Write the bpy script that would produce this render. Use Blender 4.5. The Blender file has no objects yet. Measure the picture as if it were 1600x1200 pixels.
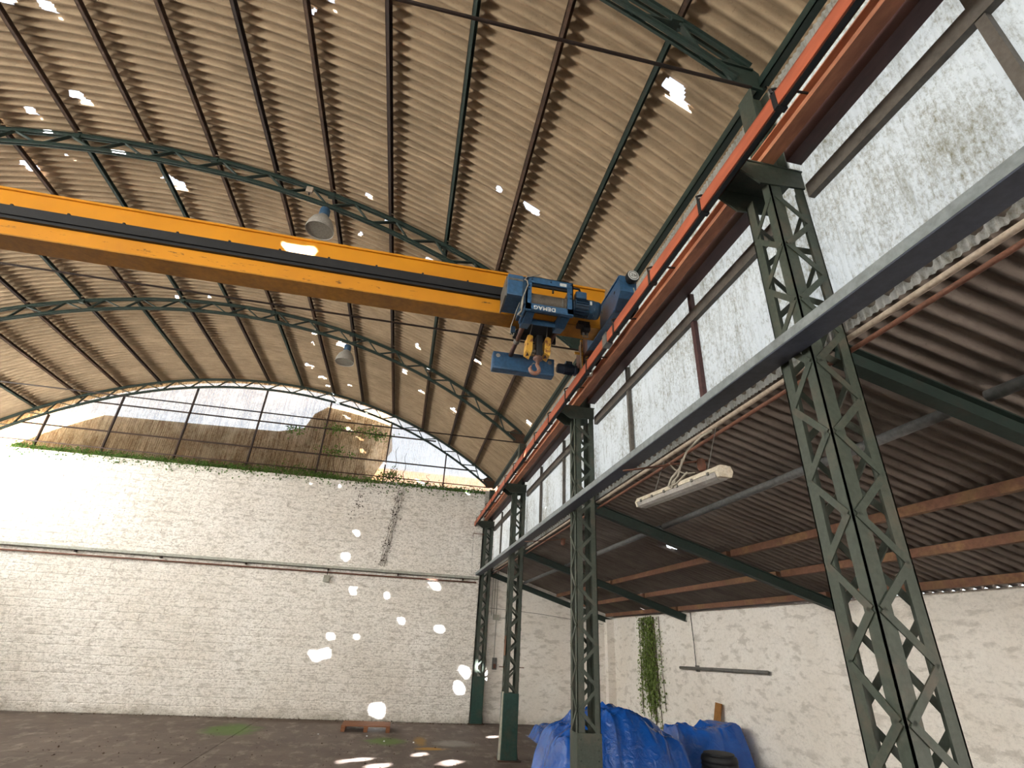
import bpy, bmesh, math, random
from mathutils import Vector, Matrix
random.seed(7)
R = math.radians
SC = bpy.context.scene
COL = SC.collection

# ------------------------------------------------------------------ camera
CAM_H = 2.25
FPX, YAW, PITCH, ROLL = 790.76, 0.17764342, 0.46910911, 0.05523952
fwd = Vector((math.sin(YAW)*math.cos(PITCH), math.cos(YAW)*math.cos(PITCH), math.sin(PITCH)))
rgt0 = Vector((math.cos(YAW), -math.sin(YAW), 0))
up0 = rgt0.cross(fwd)
rgt = math.cos(ROLL)*rgt0 + math.sin(ROLL)*up0
upv = -math.sin(ROLL)*rgt0 + math.cos(ROLL)*up0
cam = bpy.data.cameras.new('camera')
cam.sensor_width = 36; cam.sensor_fit = 'HORIZONTAL'; cam.lens = FPX/1600*36
cam.clip_start = 0.05; cam.clip_end = 500
camo = bpy.data.objects.new('camera', cam); COL.objects.link(camo)
camo.matrix_world = Matrix(((rgt.x, upv.x, -fwd.x, 0), (rgt.y, upv.y, -fwd.y, 0), (rgt.z, upv.z, -fwd.z, CAM_H), (0, 0, 0, 1)))
SC.camera = camo

# ------------------------------------------------------------------ light
SUN_EL, SUN_AZ = R(30), R(36)                       # travels towards +Y and +X
SUN = Vector((math.sin(SUN_AZ)*math.cos(SUN_EL), math.cos(SUN_AZ)*math.cos(SUN_EL), -math.sin(SUN_EL)))
w = bpy.data.worlds.new('world'); SC.world = w; w.use_nodes = True
nt = w.node_tree; nt.nodes.clear()
sky = nt.nodes.new('ShaderNodeTexSky'); sky.sky_type = 'NISHITA'; sky.sun_disc = False
sky.sun_elevation = SUN_EL; sky.sun_rotation = math.pi + SUN_AZ; sky.air_density = 1.0; sky.dust_density = 3.0
hs = nt.nodes.new('ShaderNodeHueSaturation'); hs.inputs['Saturation'].default_value = 0.45
bg = nt.nodes.new('ShaderNodeBackground'); bg.inputs['Strength'].default_value = 0.30
wo = nt.nodes.new('ShaderNodeOutputWorld')
nt.links.new(sky.outputs[0], hs.inputs['Color']); nt.links.new(hs.outputs[0], bg.inputs['Color']); nt.links.new(bg.outputs[0], wo.inputs['Surface'])
sl = bpy.data.lights.new('sun', 'SUN'); sl.energy = 75.0; sl.angle = R(0.53); sl.color = (0.98, 0.98, 1.0)
so = bpy.data.objects.new('sun', sl); COL.objects.link(so)
so.rotation_euler = (-SUN).to_track_quat('Z', 'Y').to_euler(); so.location = (-30, -40, 40)
SC.view_settings.view_transform = 'Standard'; SC.view_settings.look = 'None'
SC.view_settings.exposure = 1.5; SC.view_settings.gamma = 1.0; SC.view_settings.use_curve_mapping = False
SC.cycles.use_denoising = True
SC.cycles.use_guiding = True; SC.cycles.use_surface_guiding = True; SC.cycles.guiding_training_samples = 32
SC.cycles.max_bounces = 9; SC.cycles.diffuse_bounces = 5; SC.cycles.transmission_bounces = 6
SC.cycles.transparent_max_bounces = 16

# ------------------------------------------------------------------ projection helpers (pixels of the 1600x1200 frame)
def ray(u, v):
    return rgt*((u-800)/FPX) + upv*(-(v-600)/FPX) + fwd
CAMP = Vector((0, 0, CAM_H))
def hit(u, v, ax, val):
    d = ray(u, v); return CAMP + d*((val-CAMP[ax])/d[ax])
CX, CZ = -5.37, -3.15                               # axis of the barrel roof
R_SHEET, R_PUR, R_TOP, R_BOT = 13.379, 13.295, 13.215, 12.93
def back_to_roof(p, d, r):
    ox, oz = p.x-CX, p.z-CZ
    a = d.x*d.x+d.z*d.z; b = 2*(d.x*ox+d.z*oz); c = ox*ox+oz*oz-r*r
    t = (-b+math.sqrt(b*b-4*a*c))/(2*a)
    q = p+d*t
    return math.atan2(q.x-CX, q.z-CZ), q.y            # (theta, y)
def arch(theta, r, y=0):
    return Vector((CX+r*math.sin(theta), y, CZ+r*math.cos(theta)))
def arch_z(x, r):
    return CZ+math.sqrt(max(0, r*r-(x-CX)**2))

# ------------------------------------------------------------------ materials
def lin(h):
    h = h.lstrip('#'); o = []
    for i in (0, 2, 4):
        c = int(h[i:i+2], 16)/255
        o.append(c/12.92 if c <= 0.04045 else ((c+0.055)/1.055)**2.4)
    return (*o, 1)
class NT:
    def __init__(s, name):
        s.m = bpy.data.materials.new(name); s.m.use_nodes = True
        s.t = s.m.node_tree; s.t.nodes.clear()
        s.out = s.n('ShaderNodeOutputMaterial')
    def n(s, typ, **k):
        x = s.t.nodes.new(typ)
        for a, b in k.items(): setattr(x, a, b)
        return x
    def l(s, a, b): s.t.links.new(a, b)
    def coords(s, scale=(1, 1, 1), rand=True, world=False):
        if world:
            src = s.n('ShaderNodeNewGeometry').outputs['Position']
        else:
            src = s.n('ShaderNodeTexCoord').outputs['Object']
        mp = s.n('ShaderNodeMapping'); mp.inputs['Scale'].default_value = scale
        s.l(src, mp.inputs['Vector'])
        if rand and not world:
            oi = s.n('ShaderNodeObjectInfo'); mul = s.n('ShaderNodeMath', operation='MULTIPLY'); mul.inputs[1].default_value = 37.0
            s.l(oi.outputs['Random'], mul.inputs[0])
            s.l(mul.outputs[0], mp.inputs['Location'])
        return mp.outputs['Vector']
    def noise(s, vec, scale, detail=5, rough=0.6):
        x = s.n('ShaderNodeTexNoise'); x.inputs['Scale'].default_value = scale
        x.inputs['Detail'].default_value = detail; x.inputs['Roughness'].default_value = rough
        s.l(vec, x.inputs['Vector']); return x.outputs['Fac']
    def ramp(s, fac, stops):
        x = s.n('ShaderNodeValToRGB'); e = x.color_ramp.elements
        while len(e) > 1: e.remove(e[-1])
        e[0].position = stops[0][0]; e[0].color = stops[0][1]
        for p, c in stops[1:]:
            k = e.new(p); k.color = c
        s.l(fac, x.inputs['Fac']); return x.outputs['Color']
    def mix(s, fac, a, b, mode='MIX'):
        x = s.n('ShaderNodeMix', data_type='RGBA', blend_type=mode)
        for sock, v in ((x.inputs['Factor'], fac), (x.inputs['A'], a), (x.inputs['B'], b)):
            if isinstance(v, (int, float)): sock.default_value = v
            elif isinstance(v, tuple): sock.default_value = v
            else: s.l(v, sock)
        return x.outputs['Result']
    def math(s, op, a, b=None):
        x = s.n('ShaderNodeMath', operation=op)
        for i, v in enumerate((a, b)):
            if v is None: continue
            if isinstance(v, (int, float)): x.inputs[i].default_value = v
            else: s.l(v, x.inputs[i])
        return x.outputs[0]
    def bump(s, h, strength, dist=0.02):
        b = s.n('ShaderNodeBump'); b.inputs['Strength'].default_value = strength; b.inputs['Distance'].default_value = dist
        s.l(h, b.inputs['Height']); return b.outputs['Normal']
    def principled(s, col, rough=0.7, metal=0.0, normal=None, spec=0.5):
        p = s.n('ShaderNodeBsdfPrincipled')
        if isinstance(col, tuple): p.inputs['Base Color'].default_value = col
        else: s.l(col, p.inputs['Base Color'])
        p.inputs['Roughness'].default_value = rough; p.inputs['Metallic'].default_value = metal
        p.inputs['Specular IOR Level'].default_value = spec
        if normal is not None: s.l(normal, p.inputs['Normal'])
        s.l(p.outputs[0], s.out.inputs['Surface']); return p
BW = [(0.0, (0, 0, 0, 1)), (1.0, (1, 1, 1, 1))]
def bw(a, b): return [(a, (0, 0, 0, 1)), (b, (1, 1, 1, 1))]

def paint(name, main, worn, rough=0.5, scale=6.0, lo=0.55, hi=0.75, bump=0.15, stretch=(1, 1, 1), dirt=None, spec=0.4):
    """painted / rusty surface: main colour with worn patches and fine grain"""
    t = NT(name); v = t.coords(stretch)
    f = t.ramp(t.noise(v, scale, 8, 0.65), bw(lo, hi))
    c = t.mix(f, lin(main), lin(worn))
    g = t.ramp(t.noise(v, scale*6, 3, 0.6), [(0.3, (0.72, 0.72, 0.72, 1)), (0.7, (1.08, 1.08, 1.08, 1))])
    c = t.mix(1.0, c, g, 'MULTIPLY')
    if dirt:
        d = t.ramp(t.noise(v, scale*0.5, 6, 0.7), bw(0.5, 0.8))
        c = t.mix(d, c, lin(dirt))
    t.principled(c, rough, 0.0, t.bump(t.noise(v, scale*5, 4), bump, 0.01), spec)
    return t.m

M = {}
M['green'] = paint('green_paint', '#3b433a', '#4a443a', 0.55, 5, 0.55, 0.8, 0.15, dirt='#524d42')
M['green_dk'] = paint('dark_green_paint', '#20302a', '#352f28', 0.6, 4, 0.55, 0.8, 0.15)
M['green_lt'] = paint('green_plate_paint', '#25443d', '#323d36', 0.5, 3, 0.55, 0.8, 0.15, dirt='#46483c')
M['rust_dk'] = paint('dark_rust', '#33231d', '#241e1b', 0.75, 5, 0.45, 0.7, 0.3)
M['rust_br'] = paint('brown_rust', '#4d3728', '#30231b', 0.75, 5, 0.45, 0.7, 0.3)
M['girder'] = paint('girder_red_oxide', '#b87c5c', '#96604a', 0.7, 3, 0.45, 0.7, 0.3, (1, 0.3, 1), dirt='#7c5240')
M['orange'] = paint('orange_enclosure', '#b05c40', '#964a34', 0.6, 2, 0.5, 0.8, 0.1, (1, 0.2, 1))
M['maroon'] = paint('maroon_rail', '#4a2f2e', '#38302c', 0.6, 3, 0.5, 0.75, 0.15, (1, 0.3, 1))
M['rail_grey'] = paint('grey_brown_rail', '#5c5650', '#403a36', 0.65, 4, 0.5, 0.75, 0.15)
M['tray'] = paint('grey_tray', '#7d8486', '#646a6c', 0.5, 3, 0.5, 0.75, 0.1)
M['tray_pale'] = paint('pale_grey_tray', '#a6a69c', '#8c8c82', 0.55, 3, 0.5, 0.75, 0.1)
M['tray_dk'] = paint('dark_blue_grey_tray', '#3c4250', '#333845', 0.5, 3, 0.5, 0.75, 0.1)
M['pipe_cream'] = paint('cream_pipe', '#a8998a', '#8a7868', 0.6, 6, 0.5, 0.75, 0.1)
M['pipe_rust'] = paint('rust_pipe', '#6d4636', '#4b352c', 0.7, 8, 0.5, 0.75, 0.2)
M['grey_bar'] = paint('grey_bar', '#77797a', '#5f605f', 0.6, 4, 0.5, 0.75, 0.1)
M['rust_or'] = paint('orange_rust', '#74503e', '#94734c', 0.8, 3, 0.5, 0.7, 0.3, dirt='#4e382c')
M['blue'] = paint('blue_paint', '#32597e', '#294a68', 0.38, 4, 0.5, 0.75, 0.08, spec=0.5)
M['blue_dk'] = paint('dark_blue_paint', '#21405a', '#1c3145', 0.4, 5, 0.5, 0.75, 0.08, spec=0.5)
M['navy'] = paint('navy_motor', '#1c3046', '#13212f', 0.45, 6, 0.5, 0.75, 0.08)
M['black'] = paint('black_rubber', '#15161a', '#222327', 0.6, 6, 0.5, 0.75, 0.1)
M['steel'] = paint('grey_steel', '#6a6864', '#4a4642', 0.45, 8, 0.5, 0.7, 0.1)
M['rope'] = paint('greased_rope', '#6a6056', '#453d36', 0.5, 10, 0.5, 0.7, 0.2)
M['brown_tube'] = paint('brown_tube', '#5f4238', '#46312b', 0.55, 8, 0.5, 0.7, 0.15)
M['yellow_old'] = paint('worn_yellow', '#c99a3c', '#7a4a2c', 0.55, 14, 0.5, 0.62, 0.15)
M['hook'] = paint('rusty_hook', '#8a6a5c', '#8f4f33', 0.6, 16, 0.5, 0.62, 0.2)
M['white_pl'] = paint('white_plastic', '#cfd2d2', '#b5b3ad', 0.45, 8, 0.5, 0.8, 0.05)
M['cable_wh'] = paint('pale_cable', '#a09a8d', '#878073', 0.5, 8, 0.5, 0.8, 0.05)
M['box_grey'] = paint('grey_box', '#9b9a8e', '#7d7b70', 0.5, 8, 0.5, 0.8, 0.05)
M['lampgrey'] = paint('grey_reflector', '#9a9690', '#85807a', 0.45, 6, 0.5, 0.8, 0.05)
M['lampglass'] = paint('lamp_glass', '#7a746a', '#6a645c', 0.25, 6, 0.5, 0.8, 0.02, spec=0.6)
M['lampblue'] = paint('blue_lamp_neck', '#33526e', '#2a4258', 0.4, 6, 0.5, 0.8, 0.05)
M['batten'] = paint('dusty_batten', '#c8bfae', '#a5957f', 0.5, 10, 0.45, 0.7, 0.08)
M['diffuser'] = paint('batten_diffuser', '#96928e', '#827d78', 0.35, 4, 0.5, 0.8, 0.03)
M['wood'] = paint('pallet_wood', '#8a5a3c', '#6e4630', 0.8, 5, 0.4, 0.7, 0.3, (1, 6, 6))
M['plank'] = paint('orange_plank', '#9a6a35', '#7f5428', 0.75, 5, 0.4, 0.7, 0.25, (6, 6, 1))
M['white_paint'] = paint('flaking_white', '#b9b4a6', '#a06a3c', 0.65, 5, 0.6, 0.72, 0.2, (1, 1, 0.6))

def mat_yellow():
    t = NT('crane_yellow'); v = t.coords((1, 1, 1), False, True)
    c = t.mix(t.ramp(t.noise(v, 1.2, 4), bw(0.35, 0.75)), lin('#c4820e'), lin('#b2730d'))
    v2 = t.coords((2.2, 1, 9), False, True)
    s = t.ramp(t.noise(v2, 2.6, 8, 0.7), bw(0.60, 0.66))
    sep = t.n('ShaderNodeSeparateXYZ'); t.l(t.n('ShaderNodeNewGeometry').outputs['Position'], sep.inputs[0])
    band = t.math('MULTIPLY', t.math('LESS_THAN', sep.outputs['Z'], 6.33), t.math('GREATER_THAN', sep.outputs['Z'], 6.185))
    c = t.mix(t.math('MULTIPLY', s, band), c, lin('#5a3a18'))
    t.principled(c, 0.42, 0.0, t.bump(t.noise(v, 12, 3), 0.05, 0.01), 0.5); return t.m
M['yellow'] = mat_yellow()
M['yellow_dirty'] = paint('grimy_yellow', '#a8721a', '#8e6018', 0.5, 2, 0.45, 0.7, 0.08)  # worn yellow darkened for the shade under the crane beam

def mat_sheet(name, c1, c2, c3, lichen, stretch):
    t = NT(name); v = t.coords(stretch)
    v2 = t.coords((1, 1, 1))
    c = t.mix(t.ramp(t.noise(v2, 1.3, 6, 0.65), bw(0.35, 0.7)), lin(c1), lin(c2))
    st = t.ramp(t.noise(v, 1.0, 6, 0.7), bw(0.45, 0.8))
    c = t.mix(t.math('MULTIPLY', st, 0.7), c, lin(c3))
    sp = t.ramp(t.noise(v2, 26, 6, 0.75), bw(0.58, 0.72))
    c = t.mix(t.math('MULTIPLY', sp, 0.55), c, lin(lichen))
    t.principled(c, 0.9, 0.0, t.bump(t.noise(v2, 45, 4), 0.35, 0.006), 0.2); return t.m
M['sheet'] = mat_sheet('fibre_cement_sheet', '#a48f76', '#8d7b65', '#6e5e4a', '#4a3e31', (1.5, 5, 1.5))
M['sheet_annex'] = mat_sheet('dirty_annex_sheet', '#7f766e', '#675e58', '#4c4540', '#463e39', (1.2, 14, 1.2))

def mat_wall(name, base, alt, grey, scale=1.0, sp=1.0):
    t = NT(name); v = t.coords((1, 1, 1), False, True)
    c = t.mix(t.ramp(t.noise(v, 0.55, 6, 0.6), bw(0.35, 0.7)), lin(base), lin(alt))
    vs = t.coords((1.6, 1.6, 4.2), False, True)
    gp = t.ramp(t.noise(vs, 2.4*scale, 5, 0.6), bw(0.53, 0.62))
    c = t.mix(t.math('MULTIPLY', gp, 0.6), c, lin(grey))
    f = t.ramp(t.noise(t.coords((1, 1, 1.7), False, True), 13, 8, 0.75), bw(0.49, 0.62))
    c = t.mix(t.math('MULTIPLY', f, 0.75*sp), c, lin('#a39c93'))
    pit = t.ramp(t.noise(v, 36, 5, 0.75), bw(0.54, 0.66))
    c = t.mix(t.math('MULTIPLY', pit, 0.7*sp), c, lin('#6f675f'))
    sep = t.n('ShaderNodeSeparateXYZ'); t.l(t.n('ShaderNodeNewGeometry').outputs['Position'], sep.inputs[0])
    n2 = t.noise(v, 1.4, 6, 0.7)
    low = t.ramp(t.math('ADD', t.math('MULTIPLY', sep.outputs['Z'], -1.6), t.math('MULTIPLY', n2, 1.8)), bw(0.45, 1.1))
    c = t.mix(t.math('MULTIPLY', low, 0.5), c, lin('#7c7260'))
    h = t.math('ADD', t.noise(v, 9, 8, 0.7), t.math('MULTIPLY', t.noise(v, 40, 4, 0.7), 0.6))
    t.principled(c, 0.92, 0.0, t.bump(h, 0.55, 0.03), 0.2); return t.m
M['wall'] = mat_wall('whitewashed_block', '#efebe6', '#e0dad2', '#b4aea6')
M['wall_annex'] = mat_wall('rendered_wall', '#efeae4', '#e2dad0', '#bdb5ab', 0.7, 0.3)

def mat_floor():
    t = NT('stained_concrete_floor'); v = t.coords((1, 1, 1), False, True)
    c = t.mix(t.ramp(t.noise(v, 0.7, 8, 0.65), bw(0.35, 0.7)), lin('#675b53'), lin('#51463f'))
    c = t.mix(t.math('MULTIPLY', t.ramp(t.noise(t.coords((1, 0.5, 1), False, True), 3.2, 8, 0.7), bw(0.52, 0.72)), 0.6), c, lin('#9c9288'))
    c = t.mix(t.math('MULTIPLY', t.ramp(t.noise(v, 14, 6, 0.7), bw(0.56, 0.7)), 0.55), c, lin('#453c36'))
    pos = t.n('ShaderNodeNewGeometry').outputs['Position']
    nd = t.math('MULTIPLY', t.math('SUBTRACT', t.noise(v, 2.6, 6, 0.7), 0.5), 1.3)
    def patch(cx, cy, rx, ry, col, c, strength):
        mp = t.n('ShaderNodeMapping'); mp.vector_type = 'POINT'
        mp.inputs['Location'].default_value = (-cx/rx, -cy/ry, 0); mp.inputs['Scale'].default_value = (1/rx, 1/ry, 0)
        t.l(pos, mp.inputs['Vector'])
        ln = t.n('ShaderNodeVectorMath', operation='LENGTH'); t.l(mp.outputs[0], ln.inputs[0])
        f = t.ramp(t.math('ADD', ln.outputs['Value'], nd), [(0.5, (1, 1, 1, 1)), (1.0, (0, 0, 0, 1))])
        return t.mix(t.math('MULTIPLY', f, strength), c, lin(col))
    c = patch(-3.6, 15.8, 0.75, 1.0, '#4f6a2c', c, 0.8)
    c = patch(0.1, 14.7, 0.55, 0.55, '#5c7434', c, 0.8)
    c = patch(0.9, 14.8, 0.18, 0.75, '#8a6a2c', c, 0.8)
    c = patch(1.1, 13.9, 0.45, 0.2, '#a87c28', c, 0.9)
    c = patch(1.7, 14.6, 0.6, 0.5, '#8f8c84', c, 0.7)
    c = patch(-2.0, 17.4, 3.0, 0.35, '#4a3a2c', c, 0.7)
    h = t.noise(v, 8, 8, 0.7)
    t.principled(c, 0.8, 0.0, t.bump(h, 0.3, 0.02), 0.3); return t.m
M['floor'] = mat_floor()

def mat_panel(name, clean, stain, amount, see=0.0, dense=(0.40, 0.62), speck='#4a4632', trans=1.0, tint=1.0, streak=0.0):
    """dirty translucent corrugated glazing sheet"""
    t = NT(name); v = t.coords((1, 1, 0.55), False, True)
    a = t.noise(v, 30, 6, 0.8)
    b = t.noise(t.coords((0.9, 0.9, 0.6), False, True), 1.7, 5, 0.6)
    f = t.ramp(t.math('ADD', t.math('MULTIPLY', a, 0.7), t.math('MULTIPLY', b, 0.45)), bw(*dense))
    c = t.mix(t.math('MULTIPLY', f, amount), lin(clean), lin(stain))
    s2 = t.ramp(t.noise(t.coords((1, 1, 0.16), False, True), 9, 6, 0.75), bw(0.52, 0.72))
    c = t.mix(t.math('MULTIPLY', s2, amount*0.6), c, lin(speck))
    if streak:
        s3 = t.ramp(t.noise(t.coords((1, 0, 0.035), False, True), 15, 3, 0.7), bw(0.46, 0.60))
        c = t.mix(t.math('MULTIPLY', s3, streak), c, lin('#5f4428'))
        s4 = t.ramp(t.noise(t.coords((1, 0, 0.8), False, True), 1.6, 6, 0.7), bw(0.50, 0.66))
        c = t.mix(t.math('MULTIPLY', s4, 0.6), c, lin('#cfc8b4'))
    ct = t.mix(1.0, c, (tint, tint, tint, 1), 'MULTIPLY')
    tr = t.n('ShaderNodeBsdfTranslucent'); t.l(ct, tr.inputs['Color'])
    df = t.n('ShaderNodeBsdfDiffuse'); t.l(ct, df.inputs['Color'])
    mx = t.n('ShaderNodeMixShader'); mx.inputs[0].default_value = 0.72*trans
    t.l(df.outputs[0], mx.inputs[1]); t.l(tr.outputs[0], mx.inputs[2])
    if see > 0:
        tp = t.n('ShaderNodeBsdfTransparent'); t.l(t.mix(0.5, c, (1, 1, 1, 1)), tp.inputs['Color'])
        m2 = t.n('ShaderNodeMixShader'); m2.inputs[0].default_value = see
        t.l(mx.outputs[0], m2.inputs[1]); t.l(tp.outputs[0], m2.inputs[2]); mx = m2
    t.l(mx.outputs[0], t.out.inputs['Surface']); return t.m
M['panel'] = mat_panel('clerestory_sheet', '#e2e6e6', '#7a7048', 0.9, 0.0, (0.55, 0.76), '#6a6238', tint=0.60)
M['panel_left'] = mat_panel('left_clerestory_sheet', '#f4f5f0', '#c8c0a4', 0.3, trans=1.36)
M['panel_front'] = mat_panel('front_gable_sheet', '#eceee8', '#b8b090', 0.4, tint=0.34)
M['panel_g'] = mat_panel('gable_sheet', '#eef0ee', '#a08a5c', 0.6, 0.22, (0.56, 0.76), '#9a8458', tint=0.40)
M['panel_gb'] = mat_panel('stained_gable_sheet', '#d2c6ae', '#6a5a3c', 0.8, 0.45, (0.46, 0.66), '#7a5c38', tint=1.0, streak=0.6)  # brown is part stain, part tree shade put into the sheet colour

def mat_tarp():
    t = NT('blue_tarpaulin'); v = t.coords((1, 1, 1), False, True)
    c = t.mix(t.ramp(t.noise(v, 2.5, 5, 0.6), bw(0.4, 0.7)), lin('#11448f'), lin('#1755ac'))
    du = t.ramp(t.noise(t.coords((1, 1, 3), False, True), 1.6, 6, 0.7), bw(0.55, 0.75))
    c = t.mix(t.math('MULTIPLY', du, 0.35), c, lin('#35507c'))
    w = t.n('ShaderNodeTexNoise'); w.inputs['Scale'].default_value = 7; w.inputs['Detail'].default_value = 4; w.inputs['Distortion'].default_value = 1.2
    t.l(v, w.inputs['Vector'])
    t.principled(c, 0.26, 0.0, t.bump(w.outputs['Fac'], 0.4, 0.05), 0.5); return t.m
M['tarp'] = mat_tarp()

def mat_leaf(name, c1, c2):
    t = NT(name); v = t.coords((1, 1, 1), False, True)
    c = t.mix(t.ramp(t.noise(v, 9, 4), bw(0.35, 0.65)), lin(c1), lin(c2))
    df = t.n('ShaderNodeBsdfDiffuse'); t.l(c, df.inputs['Color'])
    tr = t.n('ShaderNodeBsdfTranslucent'); t.l(c, tr.inputs['Color'])
    mx = t.n('ShaderNodeMixShader'); mx.inputs[0].default_value = 0.35
    t.l(df.outputs[0], mx.inputs[1]); t.l(tr.outputs[0], mx.inputs[2]); t.l(mx.outputs[0], t.out.inputs['Surface'])
    return t.m
M['ivy'] = mat_leaf('ivy_leaf', '#3f5a2e', '#5a7438')
M['vine'] = mat_leaf('vine_leaf', '#586a36', '#88985a')
M['dead'] = mat_leaf('dead_creeper', '#38332d', '#554c43')
M['tree'] = mat_leaf('tree_leaf', '#4a5230', '#6a5a38')
M['stem'] = paint('stem_bark', '#4a3a2c', '#33281f', 0.9, 10)
M['shed'] = paint('brown_shed_wall', '#94724e', '#c8b490', 0.9, 3, 0.45, 0.62, 0.2, (3, 3, 0.5), dirt='#4a4630')
M['pale'] = paint('weathered_pale_wall', '#77726a', '#686259', 0.9, 2, 0.4, 0.7, 0.1)
M['shed_roof'] = paint('orange_roof', '#634428', '#553820', 0.9, 3, 0.4, 0.7, 0.2)
M['ground'] = paint('dark_yard', '#5c574b', '#4c483e', 0.95, 0.6, 0.4, 0.7, 0.2)
M['letter'] = paint('white_letter', '#d8d8d4', '#c8c8c4', 0.5, 8)

# ------------------------------------------------------------------ mesh builder
class MB:
    def __init__(s): s.v = []; s.f = []
    def add(s, vs, fs):
        o = len(s.v); s.v += [Vector(p) for p in vs]; s.f += [tuple(i+o for i in f) for f in fs]; return s
    def box(s, x0, x1, y0, y1, z0, z1):
        return s.add([(x0, y0, z0), (x1, y0, z0), (x1, y1, z0), (x0, y1, z0), (x0, y0, z1), (x1, y0, z1), (x1, y1, z1), (x0, y1, z1)],
                     [(0, 3, 2, 1), (4, 5, 6, 7), (0, 1, 5, 4), (1, 2, 6, 5), (2, 3, 7, 6), (3, 0, 4, 7)])
    def cbox(s, x0, x1, y0, y1, z0, z1, b):
        """box with chamfered edges"""
        bm = bmesh.new(); m = MB().box(x0, x1, y0, y1, z0, z1)
        vs = [bm.verts.new(p) for p in m.v]
        for f in m.f: bm.faces.new([vs[i] for i in f])
        bmesh.ops.bevel(bm, geom=list(bm.edges), offset=b, segments=2, profile=0.6, affect='EDGES')
        bm.verts.index_update()
        s.add([v.co.copy() for v in bm.verts], [[v.index for v in f.verts] for f in bm.faces]); bm.free(); return s
    def bar(s, p, q, w, h, up=(0, 0, 1)):
        p, q = Vector(p), Vector(q); d = (q-p).normalized(); u = Vector(up)
        sx = d.cross(u)
        if sx.length < 1e-5: sx = d.cross(Vector((1, 0, 0)))
        sx.normalize(); uy = sx.cross(d).normalized()
        vs = [e+sx*(a*w/2)+uy*(b*h/2) for e in (p, q) for a, b in ((-1, -1), (1, -1), (1, 1), (-1, 1))]
        return s.add(vs, [(0, 1, 2, 3), (7, 6, 5, 4), (0, 4, 5, 1), (1, 5, 6, 2), (2, 6, 7, 3), (3, 7, 4, 0)])
    def tube(s, pts, r, n=8, cap=True):
        pts = [Vector(p) for p in pts]; rs = r if isinstance(r, (list, tuple)) else [r]*len(pts)
        rings = []; last = None
        for i, p in enumerate(pts):
            d = (pts[min(i+1, len(pts)-1)]-pts[max(i-1, 0)]).normalized()
            if last is None:
                a = Vector((0, 0, 1)) if abs(d.z) < 0.9 else Vector((1, 0, 0))
                sx = d.cross(a).normalized()
            else:
                sx = (last-d*last.dot(d)).normalized()
            last = sx; sy = d.cross(sx)
            rings.append([p+(sx*math.cos(2*math.pi*k/n)+sy*math.sin(2*math.pi*k/n))*rs[i] for k in range(n)])
        o = len(s.v)
        for g in rings: s.v += g
        for i in range(len(rings)-1):
            for k in range(n):
                a, b = o+i*n+k, o+i*n+(k+1) % n
                s.f.append((a, b, b+n, a+n))
        if cap:
            s.f.append(tuple(o+k for k in range(n))[::-1]); e = o+(len(rings)-1)*n; s.f.append(tuple(e+k for k in range(n)))
        return s
    def lathe(s, prof, c, ax='z', n=24):
        """prof: list of (radius, height) about axis through c"""
        o = len(s.v); c = Vector(c)
        for r, h in prof:
            for k in range(n):
                a = 2*math.pi*k/n; x, y = r*math.cos(a), r*math.sin(a)
                s.v.append(c+(Vector((x, y, h)) if ax == 'z' else Vector((h, x, y)) if ax == 'x' else Vector((y, h, x))))
        for i in range(len(prof)-1):
            for k in range(n):
                a, b = o+i*n+k, o+i*n+(k+1) % n
                s.f.append((a, b, b+n, a+n))
        return s
    def prism(s, poly, ax, a0, a1):
        """polygon in the two other axes, extruded along ax"""
        def P(u, v, t): return (t, u, v) if ax == 'x' else (u, t, v) if ax == 'y' else (u, v, t)
        n = len(poly)
        return s.add([P(*p, a0) for p in poly]+[P(*p, a1) for p in poly],
                     [tuple(range(n)), tuple(range(2*n-1, n-1, -1))]+[(i, i+n, (i+1) % n+n, (i+1) % n) for i in range(n)])
    def mesh(s, name, off=Vector((0, 0, 0)), smooth=False):
        me = bpy.data.meshes.new(name)
        me.from_pydata([tuple(p-off) for p in s.v], [], [tuple(f) for f in s.f])
        if smooth is True:
            for p in me.polygons: p.use_smooth = True
        me.update()
        if smooth == 'auto':
            for p in me.polygons: p.use_smooth = True
            me.set_sharp_from_angle(angle=R(38))
        return me
    def build(s, name, mat, parent=None, smooth=False, off=None):
        o3 = wloc(parent) if parent is not None else (Vector(off) if off is not None else Vector((0, 0, 0)))
        bm = bmesh.new(); me = s.mesh(name, o3)
        bm.from_mesh(me); bmesh.ops.recalc_face_normals(bm, faces=bm.faces); bm.to_mesh(me); bm.free()
        if smooth:
            for p in me.polygons: p.use_smooth = True
            if smooth == 'auto': me.set_sharp_from_angle(angle=R(38))
        me.materials.append(mat)
        o = bpy.data.objects.new(name, me); COL.objects.link(o)
        if parent is not None: o.parent = parent
        else: o.location = o3
        return o
def wloc(o):
    v = Vector((0, 0, 0))
    while o is not None: v = v+o.location; o = o.parent
    return v
def tag(o, label=None, cat=None, group=None, kind=None):
    if label: o['label'] = label
    if cat: o['category'] = cat
    if group: o['group'] = group
    if kind: o['kind'] = kind
    return o
def thing(name, loc, label, cat, group=None, kind=None):
    o = bpy.data.objects.new(name, None); COL.objects.link(o); o.location = loc; o.empty_display_size = 0.2
    return tag(o, label, cat, group, kind)
def link(name, me, parent=None, loc=(0, 0, 0), rot=(0, 0, 0)):
    o = bpy.data.objects.new(name, me); COL.objects.link(o); o.location = loc; o.rotation_euler = rot
    if parent is not None: o.parent = parent
    return o
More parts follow.
